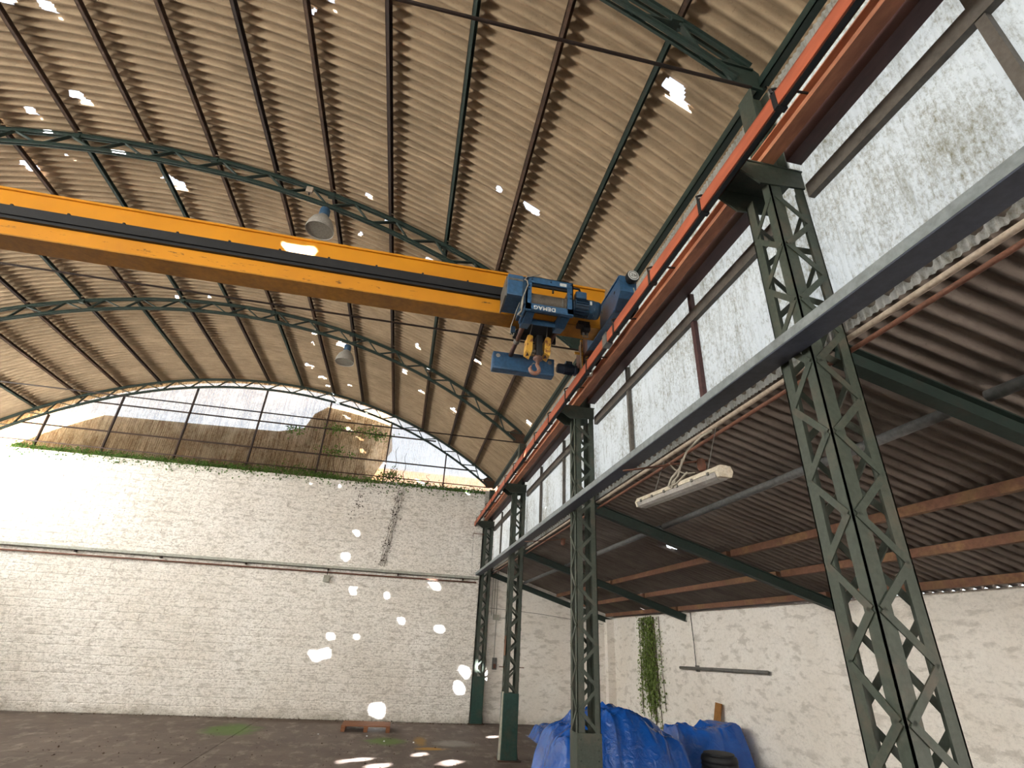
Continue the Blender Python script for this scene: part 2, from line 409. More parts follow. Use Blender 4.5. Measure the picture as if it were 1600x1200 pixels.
def shared(mb, name, mat, smooth=False):
    me = mb.mesh(name); bm = bmesh.new(); bm.from_mesh(me); bmesh.ops.recalc_face_normals(bm, faces=bm.faces); bm.to_mesh(me); bm.free()
    if smooth:
        for p in me.polygons: p.use_smooth = True
        if smooth == 'auto': me.set_sharp_from_angle(angle=R(38))
    me.materials.append(mat); return me

# ------------------------------------------------------------------ the place: main dimensions
Y0, Y1 = -7.8, 17.75                 # open front, face of the far wall
XL = -13.4                           # left wall
COLY = [2.65, 7.75, 12.87, 17.80]    # columns on the right side
TRY = [2.56, 7.67, 12.80, 17.64]     # trusses
ANX = 7.1                            # right wall of the lean-to
def annex_z(x): return 4.42-(x-2.86)*0.294

# ------------------------------------------------------------------ setting: ground, floor
g = MB().box(-90, 90, -90, 110, -0.6, -0.12).build('ground', M['ground']); tag(g, 'pale yard ground outside the hall', 'ground', kind='structure')
fl = MB().box(XL-0.3, ANX+0.3, Y0-0.2, Y1+0.6, -0.12, -0.015).build('floor', M['floor']); tag(fl, 'stained dark concrete floor of the hall', 'floor', kind='structure')
slabs = {}
xs = [XL, -8.4, -3.35, 2.62, ANX]; ys = [Y0, -2.45, 2.65, 7.75, 12.87, Y1+0.3]
for i in range(4):
    for j in range(5):
        w_, d_ = xs[i+1]-xs[i]-0.012, ys[j+1]-ys[j]-0.012
        MB().box(xs[i]+0.006, xs[i+1]-0.006, ys[j]+0.006, ys[j+1]-0.006, -0.015, 0).build('floor_slab', M['floor'], fl)

# ------------------------------------------------------------------ setting: far wall of whitewashed blocks
wf = MB().box(XL, 2.45, Y1+0.012, Y1+0.36, 0, 6.86).box(2.45, 2.98, Y1+0.22, Y1+0.36, 4.3, 7.05).build('wall_far', M['wall']); tag(wf, 'whitewashed block wall closing the far end of the hall', 'wall', kind='structure')
BWD, BHT = 0.405, 0.2213
def block_mb(x0, x1, z0, z1, rnd, y=Y1+0.012):
    p = 0.006+rnd.random()*0.005; b = 0.010; j = lambda: (rnd.random()-0.5)*0.012
    g0 = 0.004; gx = 0.0015; bx_ = 0.005
    o = [(x0+gx, z0+g0), (x1-gx, z0+g0), (x1-gx, z1-g0), (x0+gx, z1-g0)]
    f = [(x0+gx+bx_+abs(j())*0.4, z0+g0+b+abs(j())*2), (x1-gx-bx_-abs(j())*0.4, z0+g0+b+abs(j())*2), (x1-gx-bx_-abs(j())*0.4, z1-g0-b-abs(j())*2), (x0+gx+bx_+abs(j())*0.4, z1-g0-b-abs(j())*2)]
    return [(a, y, c) for a, c in o]+[(a, y-p, c) for a, c in f], [(4, 5, 6, 7), (0, 1, 5, 4), (1, 2, 6, 5), (2, 3, 7, 6), (3, 0, 4, 7)]
rb = random.Random(3)
variants = []
for k in range(6):
    mb = MB(); mb.add(*block_mb(0, BWD, 0, BHT, rb, 0)); variants.append(shared(mb, 'block', M['wall']))
cells = []
for r_ in range(31):
    off = (r_ % 2)*BWD/2
    n = int((2.45-XL)/BWD)+2
    for c_ in range(n):
        x1 = 2.45-c_*BWD+off; x0 = x1-BWD
        x1 = min(x1, 2.45); x0 = max(x0, XL)
        if x1-x0 < 0.08: continue
        cells.append((x0, x1, r_*BHT, (r_+1)*BHT))
cells.sort(key=lambda c: (not (c[0] > -3.9 and abs(c[1]-c[0]-BWD) < 1e-6), (c[0]+0.6)**2*0.25+c[2]**2))
rest = MB()
for k, (x0, x1, z0, z1) in enumerate(cells):
    if k < 298: link('block', variants[rb.randrange(6)], wf, (x0, Y1+0.012, z0))
    else: rest.add(*block_mb(x0, x1, z0, z1, rb))
o = rest.build('block_courses', M['wall'], wf); tag(o, kind='stuff')

# annex walls, right and left walls, front
wa = MB().box(2.45, ANX+0.3, 17.97, 18.3, 0, 4.5).build('wall_back', M['wall_annex']); tag(wa, 'pale rendered end wall of the low side bay', 'wall', kind='structure')
MB().box(6.85, ANX, 17.72, 17.97, 0, 3.05).build('pilaster', M['wall_annex'], wa)
mb = MB().box(ANX, ANX+0.3, Y0, 17.97, 0, 3.12)
wr = mb.build('wall_right', M['wall_annex']); tag(wr, 'pale rendered low wall along the side bay', 'wall', kind='structure')
wl = MB().box(XL-0.3, XL, Y0, Y1+0.5, 0, 5.6).build('wall_left', M['wall']); tag(wl, 'whitewashed long wall below the left clerestory', 'wall', kind='structure')

fw = MB()
fw.prism([(XL-0.3, 0), (2.86, 0), (2.86, 6.86), (XL-0.3, 6.86)], 'y', Y0-0.3, Y0)
w_f = fw.build('wall_front', M['wall']); tag(w_f, 'plain front wall of the hall behind the camera', 'wall', kind='structure')

# ------------------------------------------------------------------ roof: corrugated sheets, one object each
ce = thing('ceiling', (CX, 0, CZ), 'barrel roof of brown corrugated fibre cement sheets on purlins', 'roof', kind='structure')
PITCHC = 0.1447; SW = 7*PITCHC; AMP = 0.032
TH = [33.49, 28.42, 23.5, 18.36, 13.22, 8.5, 3.6, -1.4, -6.4, -11.4, -16.4, -21.4, -26.4, -31.5]
rows = [(40.2, 28.3), (28.5, 18.3), (18.5, 8.4), (8.6, -1.5), (-1.3, -11.5), (-11.3, -21.5), (-21.3, -31.6), (-31.4, -38.3)]
NY = int((Y1+0.35-Y0)/SW)+1
YS0 = Y1+0.42-NY*SW
def prof(t): return AMP*math.cos(2*math.pi*t/PITCHC)
def sheet_mb(ta, tb, nv, nu, holes=None, ys=0.0):
    """ta>tb in degrees relative; returns mesh about the roof axis; holes in (theta,y)"""
    mb = MB(); W = SW+0.05
    for i in range(nu+1):
        th = R(ta+(tb-ta)*i/nu)
        for j in range(nv+1):
            t = -0.0+W*j/nv; r = R_SHEET+prof(t)+0.006*(t/W)
            mb.v.append(Vector((r*math.sin(th), t, r*math.cos(th))))
    for i in range(nu):
        for j in range(nv):
            if holes:
                th = R(ta+(tb-ta)*(i+0.5)/nu); y = ys+W*(j+0.5)/nv
                if any(h(th, y) for h in holes): continue
            a = i*(nv+1)+j
            mb.f.append((a, a+1, a+nv+2, a+nv+1))
    return mb

# holes: outlines traced to their real place on the roof
HOLES = []
class Hole:
    def __init__(s, pts):                       # pts (theta, y)
        s.p = [(a*R_SHEET, b) for a, b in pts]
        s.b = (min(a for a, b in s.p), max(a for a, b in s.p), min(b for a, b in s.p), max(b for a, b in s.p))
    def __call__(s, th, y):
        x = th*R_SHEET
        if not (s.b[0] <= x <= s.b[1] and s.b[2] <= y <= s.b[3]): return False
        c = False; n = len(s.p); j = n-1
        for i in range(n):
            (xi, yi), (xj, yj) = s.p[i], s.p[j]
            if (yi > y) != (yj > y) and x < (xj-xi)*(y-yi)/(yj-yi)+xi: c = not c
            j = i
        return c
def hole_px(poly): HOLES.append(Hole([back_to_roof(CAMP, ray(u, v), R_SHEET) for u, v in poly]))
def ell(u, v, a, b, ang=25, n=12, jag=0.15):
    ca, sa = math.cos(R(ang)), math.sin(R(ang)); o = []
    for k in range(n):
        t = 2*math.pi*k/n; q = 1+random.uniform(-jag, jag); x, y = a*math.cos(t)*q, b*math.sin(t)*q
        o.append((u+x*ca-y*sa, v+x*sa+y*ca))
    return o
hole_px([(1000+x/10, 90+y/10) for x, y in ((350, 450), (400, 345), (450, 325), (560, 390), (690, 488), (700, 560), (718, 600), (700, 640), (702, 690), (760, 738), (735, 768), (640, 730), (560, 690), (530, 650), (462, 612), (450, 545), (360, 495))])
hole_px([(700+x/8, 250+y/8) for x, y in ((925, 535), (990, 535), (1060, 590), (1120, 635), (1142, 690), (1080, 665), (990, 605))])
hole_px([(700+x/8, 250+y/8) for x, y in ((598, 335), (640, 342), (672, 385), (660, 403), (612, 372))])
for u, v, a, b, an in ((574, 303.5, 5, 3, 20), (563.5, 365.5, 3, 2, 25), (606, 344, 4.5, 2.2, 10), (670, 406, 5, 3.5, 25), (491, 519, 4, 2.6, 15), (488.5, 535, 1.5, 1.2, 0),
                       (533, 538, 8, 3.4, 15), (532, 533, 2.5, 1.5, 0), (482, 570, 7, 2.2, 18), (503, 589, 5, 2, 12), (545.5, 600.5, 2.5, 1.3, 10), (631, 579, 3.5, 2.2, 15), (651, 539, 4, 2.2, 25),
                       (657.5, 610, 3, 1.6, 20), (708, 639, 4, 2, 20), (827, 660, 5.5, 2.8, 25), (745.5, 563, 4, 1.6, 25), (519, 2, 6, 4, 10), (489.5, 18, 4, 3.5, 0), (512, 602, 3, 1.2, 20)):
    hole_px(ell(u, v, a, b, an))
def hole_spot(poly, ax, val):
    HOLES.append(Hole([back_to_roof(hit(u, v, ax, val), -SUN, R_SHEET) for u, v in poly]))
for u, v, a, b, an in ((555, 834, 6.5, 4, 5), (540, 869.5, 5, 5.5, 30), (553, 922, 5.5, 6, 20), (627, 969, 4, 4, 0), (686, 982.5, 6, 4.5, 0), (517, 994, 4.5, 4.5, 0), (556, 991, 4.5, 4.5, 0),
                       (724, 1050, 8, 7, 15), (717, 1075, 6, 6, 20), (588.5, 1109, 10, 8, 0), (485, 755.5, 2.5, 1.6, 0), (530.5, 760, 2, 1.6, 0), (750, 1046, 5, 6, 10), (604, 931, 2, 2, 0)):
    hole_spot(ell(u, v, a, b, an, 12, 0.06), 1, Y1)
hole_spot([(668, 910), (680, 909), (686, 914), (686, 919), (677, 921), (670, 918)], 1, Y1)
hole_spot([(482, 1021), (489, 1019), (495, 1021), (503, 1016), (512, 1015), (516, 1021), (512, 1026), (502, 1028), (496, 1031), (486, 1032), (481, 1027)], 1, Y1)
for u, v, a, b in ((590, 1197, 16, 3.2), (655, 1179, 10, 2.0), (562, 1187, 18, 2.0), (703, 1192, 15, 3), (492, 1154, 8, 1.3), (770, 1151.5, 7, 1.2), (535, 1190, 10, 1.6)):
    hole_spot(ell(u, v, a, b, -3, 12, 0.1), 2, 0.0)
hole_spot([(440, 376), (462, 380), (490, 384), (494, 390), (484, 394), (462, 392), (440, 388)], 1, 5.6)

std = {}
for ri, (ta, tb) in enumerate(rows):
    key = round(ta-tb, 1)
    if key not in std:
        std[key] = (shared(sheet_mb(ta-tb, 0, 7*12, 4), 'roof_sheet', M['sheet'], True))
    for k in range(NY):
        ys = YS0+k*SW
        hs_ = [h for h in HOLES if h.b[0] < R(ta)*R_SHEET and h.b[1] > R(tb)*R_SHEET and h.b[2] < ys+SW+0.05 and h.b[3] > ys]
        if hs_:
            me = shared(sheet_mb(ta, tb, 7*14, 100, hs_, ys), 'roof_sheet', M['sheet'], True)
            link('roof_sheet', me, ce, (0, ys, 0))
        else:
            link('roof_sheet', std[key], ce, (0, ys, 0), (0, R(tb), 0))
# purlins, one per bay
mbp = MB(); L = 5.1
mbp.box(-0.025, -0.015, 0, L-0.02, R_PUR-0.05, R_PUR+0.05).box(-0.025, 0.03, 0, L-0.02, R_PUR+0.042, R_PUR+0.05).box(-0.025, 0.03, 0, L-0.02, R_PUR-0.05, R_PUR-0.042)
pm = {k: shared(mbp, 'purlin', M[k]) for k in ('green_dk', 'rust_dk', 'rust_br')}
bays = [Y0, -2.54, 2.56, 7.67, 12.80]
colr = {33.49: 'BBGBB', 28.42: 'BBBDD', 23.5: 'GGGGB', 18.36: 'DDDDB', 13.22: 'GDBDD', 8.5: 'GGDBD'}
for th in TH:
    cs = colr.get(th, random.choice(('GDBGD', 'BDGDB', 'DGBBG')))
    for b, c in zip(bays, cs):
        link('purlin', pm[{'G': 'green_dk', 'B': 'rust_br', 'D': 'rust_dk'}[c]], ce, (0, b, 0), (0, R(th), 0))
for sx, xx in ((1, 2.70), (-1, 2*CX-2.70)):
    for b in bays:
        MB().box(xx+0.0, xx+0.05, b, b+5.08, 7.09, 7.10).box(xx, xx+0.01, b, b+5.08, 7.09, 7.20).box(xx+0.055*sx, xx+0.105*sx, b, b+5.08, 7.13, 7.2).build('eave_purlin', M['green_dk'], ce)  # last box: dark strip standing in for the shadow gap beside the purlin

# ------------------------------------------------------------------ roof trusses
STEP = 3.69
def lace_mesh(up):
    mb = MB()
    a = arch(0, R_BOT, 0)-Vector((CX, 0, CZ)); b = arch(R(STEP/2*up), R_TOP, 0)-Vector((CX, 0, CZ))
    for dy in (-0.014, 0.014): mb.bar(a+Vector((0, dy, 0)), b+Vector((0, dy, 0)), 0.012, 0.045, (0, 1, 0)) if False else mb.bar(a+Vector((0, dy, 0)), b+Vector((0, dy, 0)), 0.02, 0.036, (0, 1, 0))
    return shared(mb, 'lacing_bar', M['green_dk'])
LM = {1: lace_mesh(1), -1: lace_mesh(-1)}
def chord(r, h, t0, t1):
    mb = MB(); n = 60
    for dy in (-0.024, 0.024):
        for q in range(n):
            a, b = R(t0+(t1-t0)*q/n), R(t0+(t1-t0)*(q+1)/n)
            p, s_ = arch(a, r, dy), arch(b, r, dy); u = arch((a+b)/2, 1, 0)-Vector((CX, 0, CZ))
            mb.bar(p, s_, 0.022, h, u)
            mb.bar(p+u*(h/2-0.005)+Vector((0, math.copysign(0.016, dy), 0)), s_+u*(h/2-0.005)+Vector((0, math.copysign(0.016, dy), 0)), 0.034, 0.01, u)
    return mb
tr_labels = ['dark green lattice arch truss nearest the camera, crossing the top right corner', 'dark green lattice arch truss just above and behind the yellow crane beam',
             'dark green lattice arch truss midway between crane beam and glazed gable', 'dark green lattice arch truss standing against the glazed end gable']
for y, lb in zip(TRY, tr_labels):
    t = thing('roof_truss', (CX, y, CZ), lb, 'truss', 'lattice roof trusses')
    for nm, rr, h in (('top_chord', R_TOP, 0.055), ('bottom_chord', R_BOT, 0.05)):
        mb = chord(rr, h, -37.3, 37.3)
        for v in mb.v: v.y += y
        mb.build(nm, M['green_dk'], t)
    th = 9.8
    while th > -37: th -= STEP
    th += STEP
    while th < 36.5:
        link('lacing_bar', LM[1], t, (0, 0, 0), (0, R(th), 0)); link('lacing_bar', LM[-1], t, (0, 0, 0), (0, R(th), 0))
        th += STEP
    MB().tube([(2.62, y, 7.08), (-13.3, y, 7.08)], 0.017, 8).build('tie_rod', M['rust_dk'], t, True)
    for sx in (1, -1):
        X = lambda x: x if sx > 0 else 2*CX-x
        MB().prism([(X(2.30), 7.36), (X(2.42), 7.10), (X(2.74), 7.06), (X(2.74), 7.32), (X(2.52), 7.50)], 'y', y-0.012, y+0.012).build('gusset_plate', M['rust_br' if y > 10 else 'green_dk'], t)
    for th in TH[::2]:
        p = arch(R(th), R_TOP, y); MB().box(p.x-0.06, p.x+0.06, y-0.05, y+0.05, p.z-0.05, p.z+0.035).build('gusset_plate', M['green_dk'], t)

# ------------------------------------------------------------------ columns
CW, CD, ANG = 0.32, 0.30, 0.085
XC = 2.65
def lac(face, d, dz=0.255):
    mb = MB()
    if face == 'f':
        mb.bar((-CW/2+0.03, 0, -d*dz/2), (CW/2-0.03, 0, d*dz/2), 0.008, 0.045, (0, 1, 0)) if False else mb.bar((-CW/2+0.03, 0, -d*dz/2), (CW/2-0.03, 0, d*dz/2), 0.045, 0.008, (0, 1, 0))
    else:
        mb.bar((0, -CD/2+0.03, -d*dz/2), (0, CD/2-0.03, d*dz/2), 0.045, 0.008, (1, 0, 0))
    return shared(mb, 'lacing_bar', M['green'])
LC = {(f, d): lac(f, d) for f in 'fs' for d in (1, -1)}
cl = ['green laced steel column nearest the camera, right of the strip light', 'green laced steel column standing in front of the blue tarpaulin heap',
      'green laced steel column with a flaking white strip, second from the far wall', 'green laced steel column built against the end of the whitewashed far wall']
for ci, (y, lb) in enumerate(zip(COLY, cl)):
    t = thing('steel_column', (XC, y, 0), lb, 'column', 'laced columns along the side bay')
    zb, zt = 1.22, 5.72
    for sx in (-1, 1):
        for sy in (-1, 1):
            x, yy = XC+sx*CW/2, y+sy*CD/2
            a = 0.10 if sx < 0 else 0.08
            MB().box(min(x, x-sx*a), max(x, x-sx*a), min(yy, yy-sy*0.01), max(yy, yy-sy*0.01), 0.02, zt).box(min(x, x-sx*0.01), max(x, x-sx*0.01), min(yy, yy-sy*ANG), max(yy, yy-sy*ANG), 0.02, zt).build('corner_angle', M['green'], t)
    k = 0; z = zb+0.13
    while z < zt-0.15:
        d = 1 if k % 2 else -1
        for s_ in (-1, 1):
            link('lacing_bar', LC[('f', d*s_ if s_ > 0 else d)], t, (0, s_*(CD/2-0.004)+(-0.010 if s_ < 0 else 0.010), z))
            link('lacing_bar', LC[('s', d)], t, (s_*(CW/2+0.005), 0, z))
        z += 0.255; k += 1
    for s_ in (-1, 1):
        f = MB().box(XC-CW/2-0.004, XC+CW/2+0.004, y+s_*(CD/2+0.006)-0.006, y+s_*(CD/2+0.006)+0.006, 0.02, zb).build('foot_plate', M['green_lt'] if ci > 1 else M['green'], t)
        rv = MB()
        for zz in range(10):
            for xx in (-CW/2+0.04, CW/2-0.04):
                rv.lathe([(0.0, -0.007), (0.009, -0.005), (0.012, 0)], (XC+xx, y+s_*(CD/2+0.012), 0.12+zz*0.115), 'y', 6)
        if s_ < 0: rv.build('rivets', M['green_lt'] if ci > 1 else M['green'], f, True); f.children[0]['kind'] = 'stuff'
        MB().box(XC+s_*(CW/2+0.006)-0.006, XC+s_*(CW/2+0.006)+0.006, y-CD/2, y+CD/2, 0.02, zb).build('foot_plate', M['green_lt'] if ci != 1 else M['green'], t)
    MB().box(XC-0.24, XC+0.24, y-0.17 if ci == 3 else y-0.24, y+0.15 if ci == 3 else y+0.24, 0, 0.022).build('base_plate', M['rust_br'], t)
    for sx in (-1, 1):
        MB().bar((XC+sx*0.2, y, 0.02), (XC+sx*0.165, y, 0.30), 0.02, 0.2, (0, 1, 0)).build('stiffener', M['green'], t)
    # corbel carrying the runway
    mb = MB()
    for s_ in (-1, 1):
        yy = y+s_*(CD/2+0.006)
        mb.prism([(2.20, 5.88), (2.20, 5.80), (2.40, 5.66), (2.82, 5.70), (2.82, 5.90)], 'y', yy-0.008, yy+0.008)
    mb.box(2.18, 2.83, y-CD/2-0.02, y+CD/2+0.02, 5.89, 5.905)
    mb.box(2.20, 2.21, y-CD/2, y+CD/2, 5.80, 5.89)
    mb.build('corbel', M['green'], t)
    # post up to the truss
    MB().box(2.60, 2.615, y-0.09, y+0.09, 5.9, 7.06).box(2.775, 2.79, y-0.09, y+0.09, 5.9, 7.06).box(2.61, 2.78, y-0.006, y+0.006, 5.9, 7.06).build('upper_post', M['green'], t)
    if ci == 3:
        MB().tube([(2.50, y-0.16, 5.44), (2.12, y-0.16, 5.46), (2.11, y-0.16, 5.38)], 0.012, 6).build('side_arm', M['pipe_rust'], t)
        MB().tube([(2.12, y-0.16, 5.45), (2.16, y-0.16, 4.1)], 0.004, 5).build('wire', M['steel'], t)
    if ci == 2:
        MB().bar((2.445, y-0.12, 0.02), (2.475, y-0.12, 1.25), 0.05, 0.02, (0, 1, 0)).build('white_strip', M['white_paint'], t)
        for dx in (-1, 1):
            MB().tube([(XC+dx*0.17, y-0.05, 1.72), (XC+dx*0.29, y-0.05, 1.72)], 0.01, 6).build('step_peg', M['pipe_rust'], t)
        MB().box(2.46, 2.475, y-0.15, y-0.05, 1.95, 2.35).build('rusty_patch_plate', M['rust_or'], t)

# ------------------------------------------------------------------ clerestory windows on both sides
def vpanel(name, mat, parent, axis, c, a0, a1, zlo, zhi, pitch=0.052, amp=0.007, ztop=None):
    """vertical corrugated sheet; axis 'y': runs along y at x=c; 'x': runs along x at y=c"""
    mb = MB(); n = max(4, int((a1-a0)/pitch*5))
    for i in range(n+1):
        a = a0+(a1-a0)*i/n; d = amp*math.sin(2*math.pi*a/pitch)
        zt = zhi if ztop is None else ztop(a)
        for z in (zlo, max(zlo+0.001, min(zhi, zt))):
            mb.v.append(Vector((c+d, a, z)) if axis == 'y' else Vector((a, c+d, z)))
    for i in range(n): mb.f.append((2*i, 2*i+2, 2*i+3, 2*i+1))
    return mb.build(name, mat, parent, True)
wn = 1
wl_names = ['right clerestory bay nearest the camera', 'right clerestory bay above the side bay roof']
ybay = [(-2.45, 2.65), (2.65, 7.75), (7.75, 12.87), (12.87, 17.9)]
for bi, (a, b) in enumerate(ybay):
    W_ = thing('window_%d' % wn, (2.88, a, 4.4), ['stained white clerestory glazing behind the camera, right side', 'large stained white clerestory glazing right of the column before the tarpaulins',
               'stained white clerestory glazing between the tarpaulin column and the white-striped column', 'stained white clerestory glazing between the white-striped column and far wall'][bi], 'window', kind='structure'); wn += 1
    m1, m2 = a+(4.36-2.65), a+(6.21-2.65)
    if bi == 3: m1, m2 = a+1.75, a+3.5
    ed = [a, m1, m2, b]
    for q in range(3):
        vpanel('panel', M['panel'], W_, 'y', 2.895+0.004*(q % 2), ed[q]-0.01, ed[q+1]+0.01, 4.36, 7.24)
    for m_ in (m1, m2):
        MB().box(2.83, 2.88, m_-0.03, m_+0.03, 4.43, 5.98).build('mullion', M['rail_grey'] if m_ == m2 and bi == 1 else M['maroon'] if bi == 1 else M['rail_grey'], W_)
        MB().box(2.83, 2.87, m_+0.5-0.02, m_+0.5+0.02, 6.17, 6.6).build('short_post', M['pipe_rust'], W_)
    MB().box(2.82, 2.875, a+0.17, b-0.17, 5.60, 5.74).build('rail', M['rail_grey'], W_)
    MB().box(2.70, 2.72, a+0.17, b-0.17, 5.98, 6.17).box(2.72, 2.84, a+0.17, b-0.17, 6.16, 6.17).box(2.72, 2.84, a+0.17, b-0.17, 5.98, 5.99).build('wind_beam', M['maroon'], W_)
for bi, (a, b) in enumerate([(Y0, -2.45)]+ybay):
    W_ = thing('window_%d' % wn, (XL, a, 4.2), 'sunlit clerestory glazing above the left wall, ' + ('beside the front wall', 'just behind the camera', 'level with the crane', 'between crane and middle truss', 'beside the far wall')[bi], 'window', kind='structure'); wn += 1
    for q in range(3):
        vpanel('panel', M['panel_left'], W_, 'y', XL-0.1+0.016*(q % 2)+0.008*(bi % 2), a+(b-a)*q/3-0.012, a+(b-a)*(q+1)/3+0.012+(0.35 if bi == 4 and q == 2 else 0), 5.55, 7.46)
    for m_ in (0.0, 0.333, 0.667):
        yy = a+(b-a)*m_; MB().box(XL-0.08, XL-0.02, yy-0.03, yy+0.03, 5.6, 7.2).build('mullion', M['maroon'], W_)
    MB().box(XL-0.08, XL-0.02, a, b, 6.4, 6.46).build('rail', M['rail_grey'], W_)

# ------------------------------------------------------------------ glazed end gable
W_ = thing('window_%d' % wn, (CX, 17.9, 6.86), 'arched glazed gable above the whitewashed far wall, stained brown at its left', 'window', kind='structure'); wn += 1
gm = [2.62, 0.92, -1.18, -3.45, -5.7, -7.95, -10.1, -12.0, -13.3]
GY = 17.98
for q in range(len(gm)-1):
    x1, x0 = gm[q], gm[q+1]
    for z0, z1 in ((6.84, 7.72), (7.72, 8.68), (8.68, 10.4)):
        top = lambda x: arch_z(x, R_SHEET-0.02)
        if max(top(x0), top(x1), top((x0+x1)/2)) < z0+0.05: continue
        xs_ = x1 if top(x1) > z0+0.02 else None
        vpanel('panel', M['panel_gb'] if x1 < -1.0 else M['panel_g'], W_, 'x', GY, x0+0.003, x1-0.003, z0+0.002, z1, 0.062, 0.008, top)
    if q > 0: MB().box(x1-0.022, x1+0.022, GY-0.11, GY-0.03, 6.86, min(10.3, arch_z(x1, R_BOT+0.1))).build('mullion', M['rust_dk'], W_)
for z in (7.72, 8.68):
    half = math.sqrt(13.2**2-(z-CZ)**2)
    MB().box(CX-half, min(2.55, CX+half), GY-0.09, GY-0.04, z-0.018, z+0.018).build('rail', M['rust_dk'], W_)

W_ = thing('window_%d' % wn, (CX, Y0-0.1, 6.86), 'arched glazed gable over the front wall behind the camera', 'window', kind='structure'); wn += 1  # unseen glazing added to send light along the hall from behind
for q in range(len(gm)-1):
    x1, x0 = gm[q], gm[q+1]
    vpanel('panel', M['panel_front'], W_, 'x', Y0-0.12, x0+0.003, x1-0.003, 6.84, 10.4, 0.2, 0.008, lambda x: arch_z(x, R_SHEET-0.02))

# ------------------------------------------------------------------ side bay roof
ca = thing('ceiling_annex', (2.86, 0, 4.42), 'dark corrugated lean-to roof over the low side bay', 'roof', kind='structure')
sl_ = math.atan(0.294); LEN = (ANX+0.25-2.86)/math.cos(sl_)
AH = [Hole([(p.x/R_SHEET, p.y) for p in (hit(u, v, 2, 3.3) for u, v in ())])] if False else []
def annex_sheet(x0, x1, holes=()):
    mb = MB(); nv, nu = 7*10, 1 if not holes else 90
    for i in range(nu+1):
        x = x0+(x1-x0)*i/nu
        for j in range(nv+1):
            t = (SW+0.05)*j/nv
            mb.v.append(Vector((x, t, annex_z(x)+0.03+prof(t)+0.006*t/SW)))
    for i in range(nu):
        for j in range(nv):
            if holes and any(h(x0+(x1-x0)*(i+.5)/nu, (SW+0.05)*(j+.5)/nv) for h in holes): continue
            a = i*(nv+1)+j; mb.f.append((a, a+1, a+nv+2, a+nv+1))
    return mb
def annex_pt(u, v):
    d = ray(u, v)      # z = 4.45-(x-2.86)*.294
    t = (4.45+2.86*0.294-CAM_H)/(d.z+0.294*d.x); return CAMP+d*t
ah = [(annex_pt(u, v), a, b) for u, v, a, b in ((1048, 856.5, 0.16, 0.07), (1006, 927, 0.14, 0.05), (1004, 943, 0.10, 0.04), (1006, 951, 0.12, 0.04), (1100, 936, 0.05, 0.03))]
r_a = [(2.84, 5.1), (5.02, ANX+0.2)]
base_a = [shared(annex_sheet(a, b), 'roof_sheet', M['sheet_annex'], True) for a, b in r_a]
for ri, (a, b) in enumerate(r_a):
    for k in range(NY):
        ys = YS0+k*SW
        hh = [(lambda x, y, p=p, ra=ra, rb2=rb2: ((x-p.x)/ra)**2+((y+ys-p.y)/rb2)**2 < 1) for p, ra, rb2 in ah if a < p.x < b and ys-0.1 < p.y < ys+SW+0.1]
        me = shared(annex_sheet(a, b, hh), 'roof_sheet', M['sheet_annex'], True) if hh else base_a[ri]
        o = link('roof_sheet', me, ca, (-2.86, ys, -4.42+ri*-0.004))
for x, mt in ((4.0, 'grey_bar'), (5.17, 'rust_or'), (6.03, 'rust_or'), (6.90, 'rust_or')):
    for a, b in [(Y0, -2.45)]+ybay:
        z = annex_z(x); w_ = 0.04
        if mt == 'grey_bar': MB().tube([(x, a+0.06, z-0.07), (x, b-0.06, z-0.07)], 0.045, 10).build('purlin', M[mt], ca, True)
        else: MB().box(x-w_, x+w_, a+0.06, b-0.06, z-0.10, z-0.002).build('purlin', M[mt], ca)
for y in [-2.45]+COLY[:3]+[17.85]:
    mb = MB()
    for dz, h, w_ in ((-0.13, 0.012, 0.11), (-0.28, 0.012, 0.11), (-0.205, 0.15, 0.012)):
        a, b = Vector((2.84, y, annex_z(2.84)+dz)), Vector((ANX-0.02, y, annex_z(ANX-0.02)+dz)); mb.bar(a, b, w_, h, (0, 0, 1))
    mb.build('rafter', M['green_dk'], ca)

# ------------------------------------------------------------------ crane runway, busbar, trays, pipes
t = thing('runway_beam', (2.5, Y0, 5.9), 'long red oxide crane runway beam resting on the column brackets', 'beam')
MB().prism([(2.44, 5.905), (2.56, 5.905), (2.56, 5.917), (2.508, 5.922), (2.508, 6.03), (2.56, 6.035), (2.56, 6.047), (2.44, 6.047), (2.44, 6.035), (2.492, 6.03), (2.492, 5.922), (2.44, 5.917)], 'y', Y0, 17.72).build('beam_body', M['girder'], t)
MB().box(2.48, 2.52, Y0, 17.70, 6.047, 6.085).build('crane_rail', M['rust_dk'], t)
t = thing('conductor_rail', (2.17, Y0, 5.72), 'orange enclosed conductor rail running beside the crane runway beam', 'conductor rail')
MB().box(2.135, 2.145, Y0, 17.72, 5.72, 5.85).box(2.135, 2.205, Y0, 17.72, 5.845, 5.855).box(2.195, 2.205, Y0, 17.72, 5.715, 5.85).box(2.135, 2.205, Y0, 17.72, 5.715, 5.722).build('enclosure', M['orange'], t)
MB().box(2.150, 2.192, Y0, 17.72, 5.708, 5.716).build('contact_slot', M['black'], t)
y = 0.9
while y < 17.5:
    br = MB().tube([(2.13, y, 5.86), (2.12, y, 5.90), (2.17, y, 5.93), (2.30, y, 5.96), (2.45, y, 5.98)], 0.011, 6).box(2.128, 2.212, y-0.02, y+0.02, 5.70, 5.865).build('bracket', M['black'] if y < 3 else M['rust_dk'], t)
    y += 1.02
MB().box(2.125, 2.215, 5.2, 5.34, 5.70, 5.87).build('joint_cover', M['steel'], t)

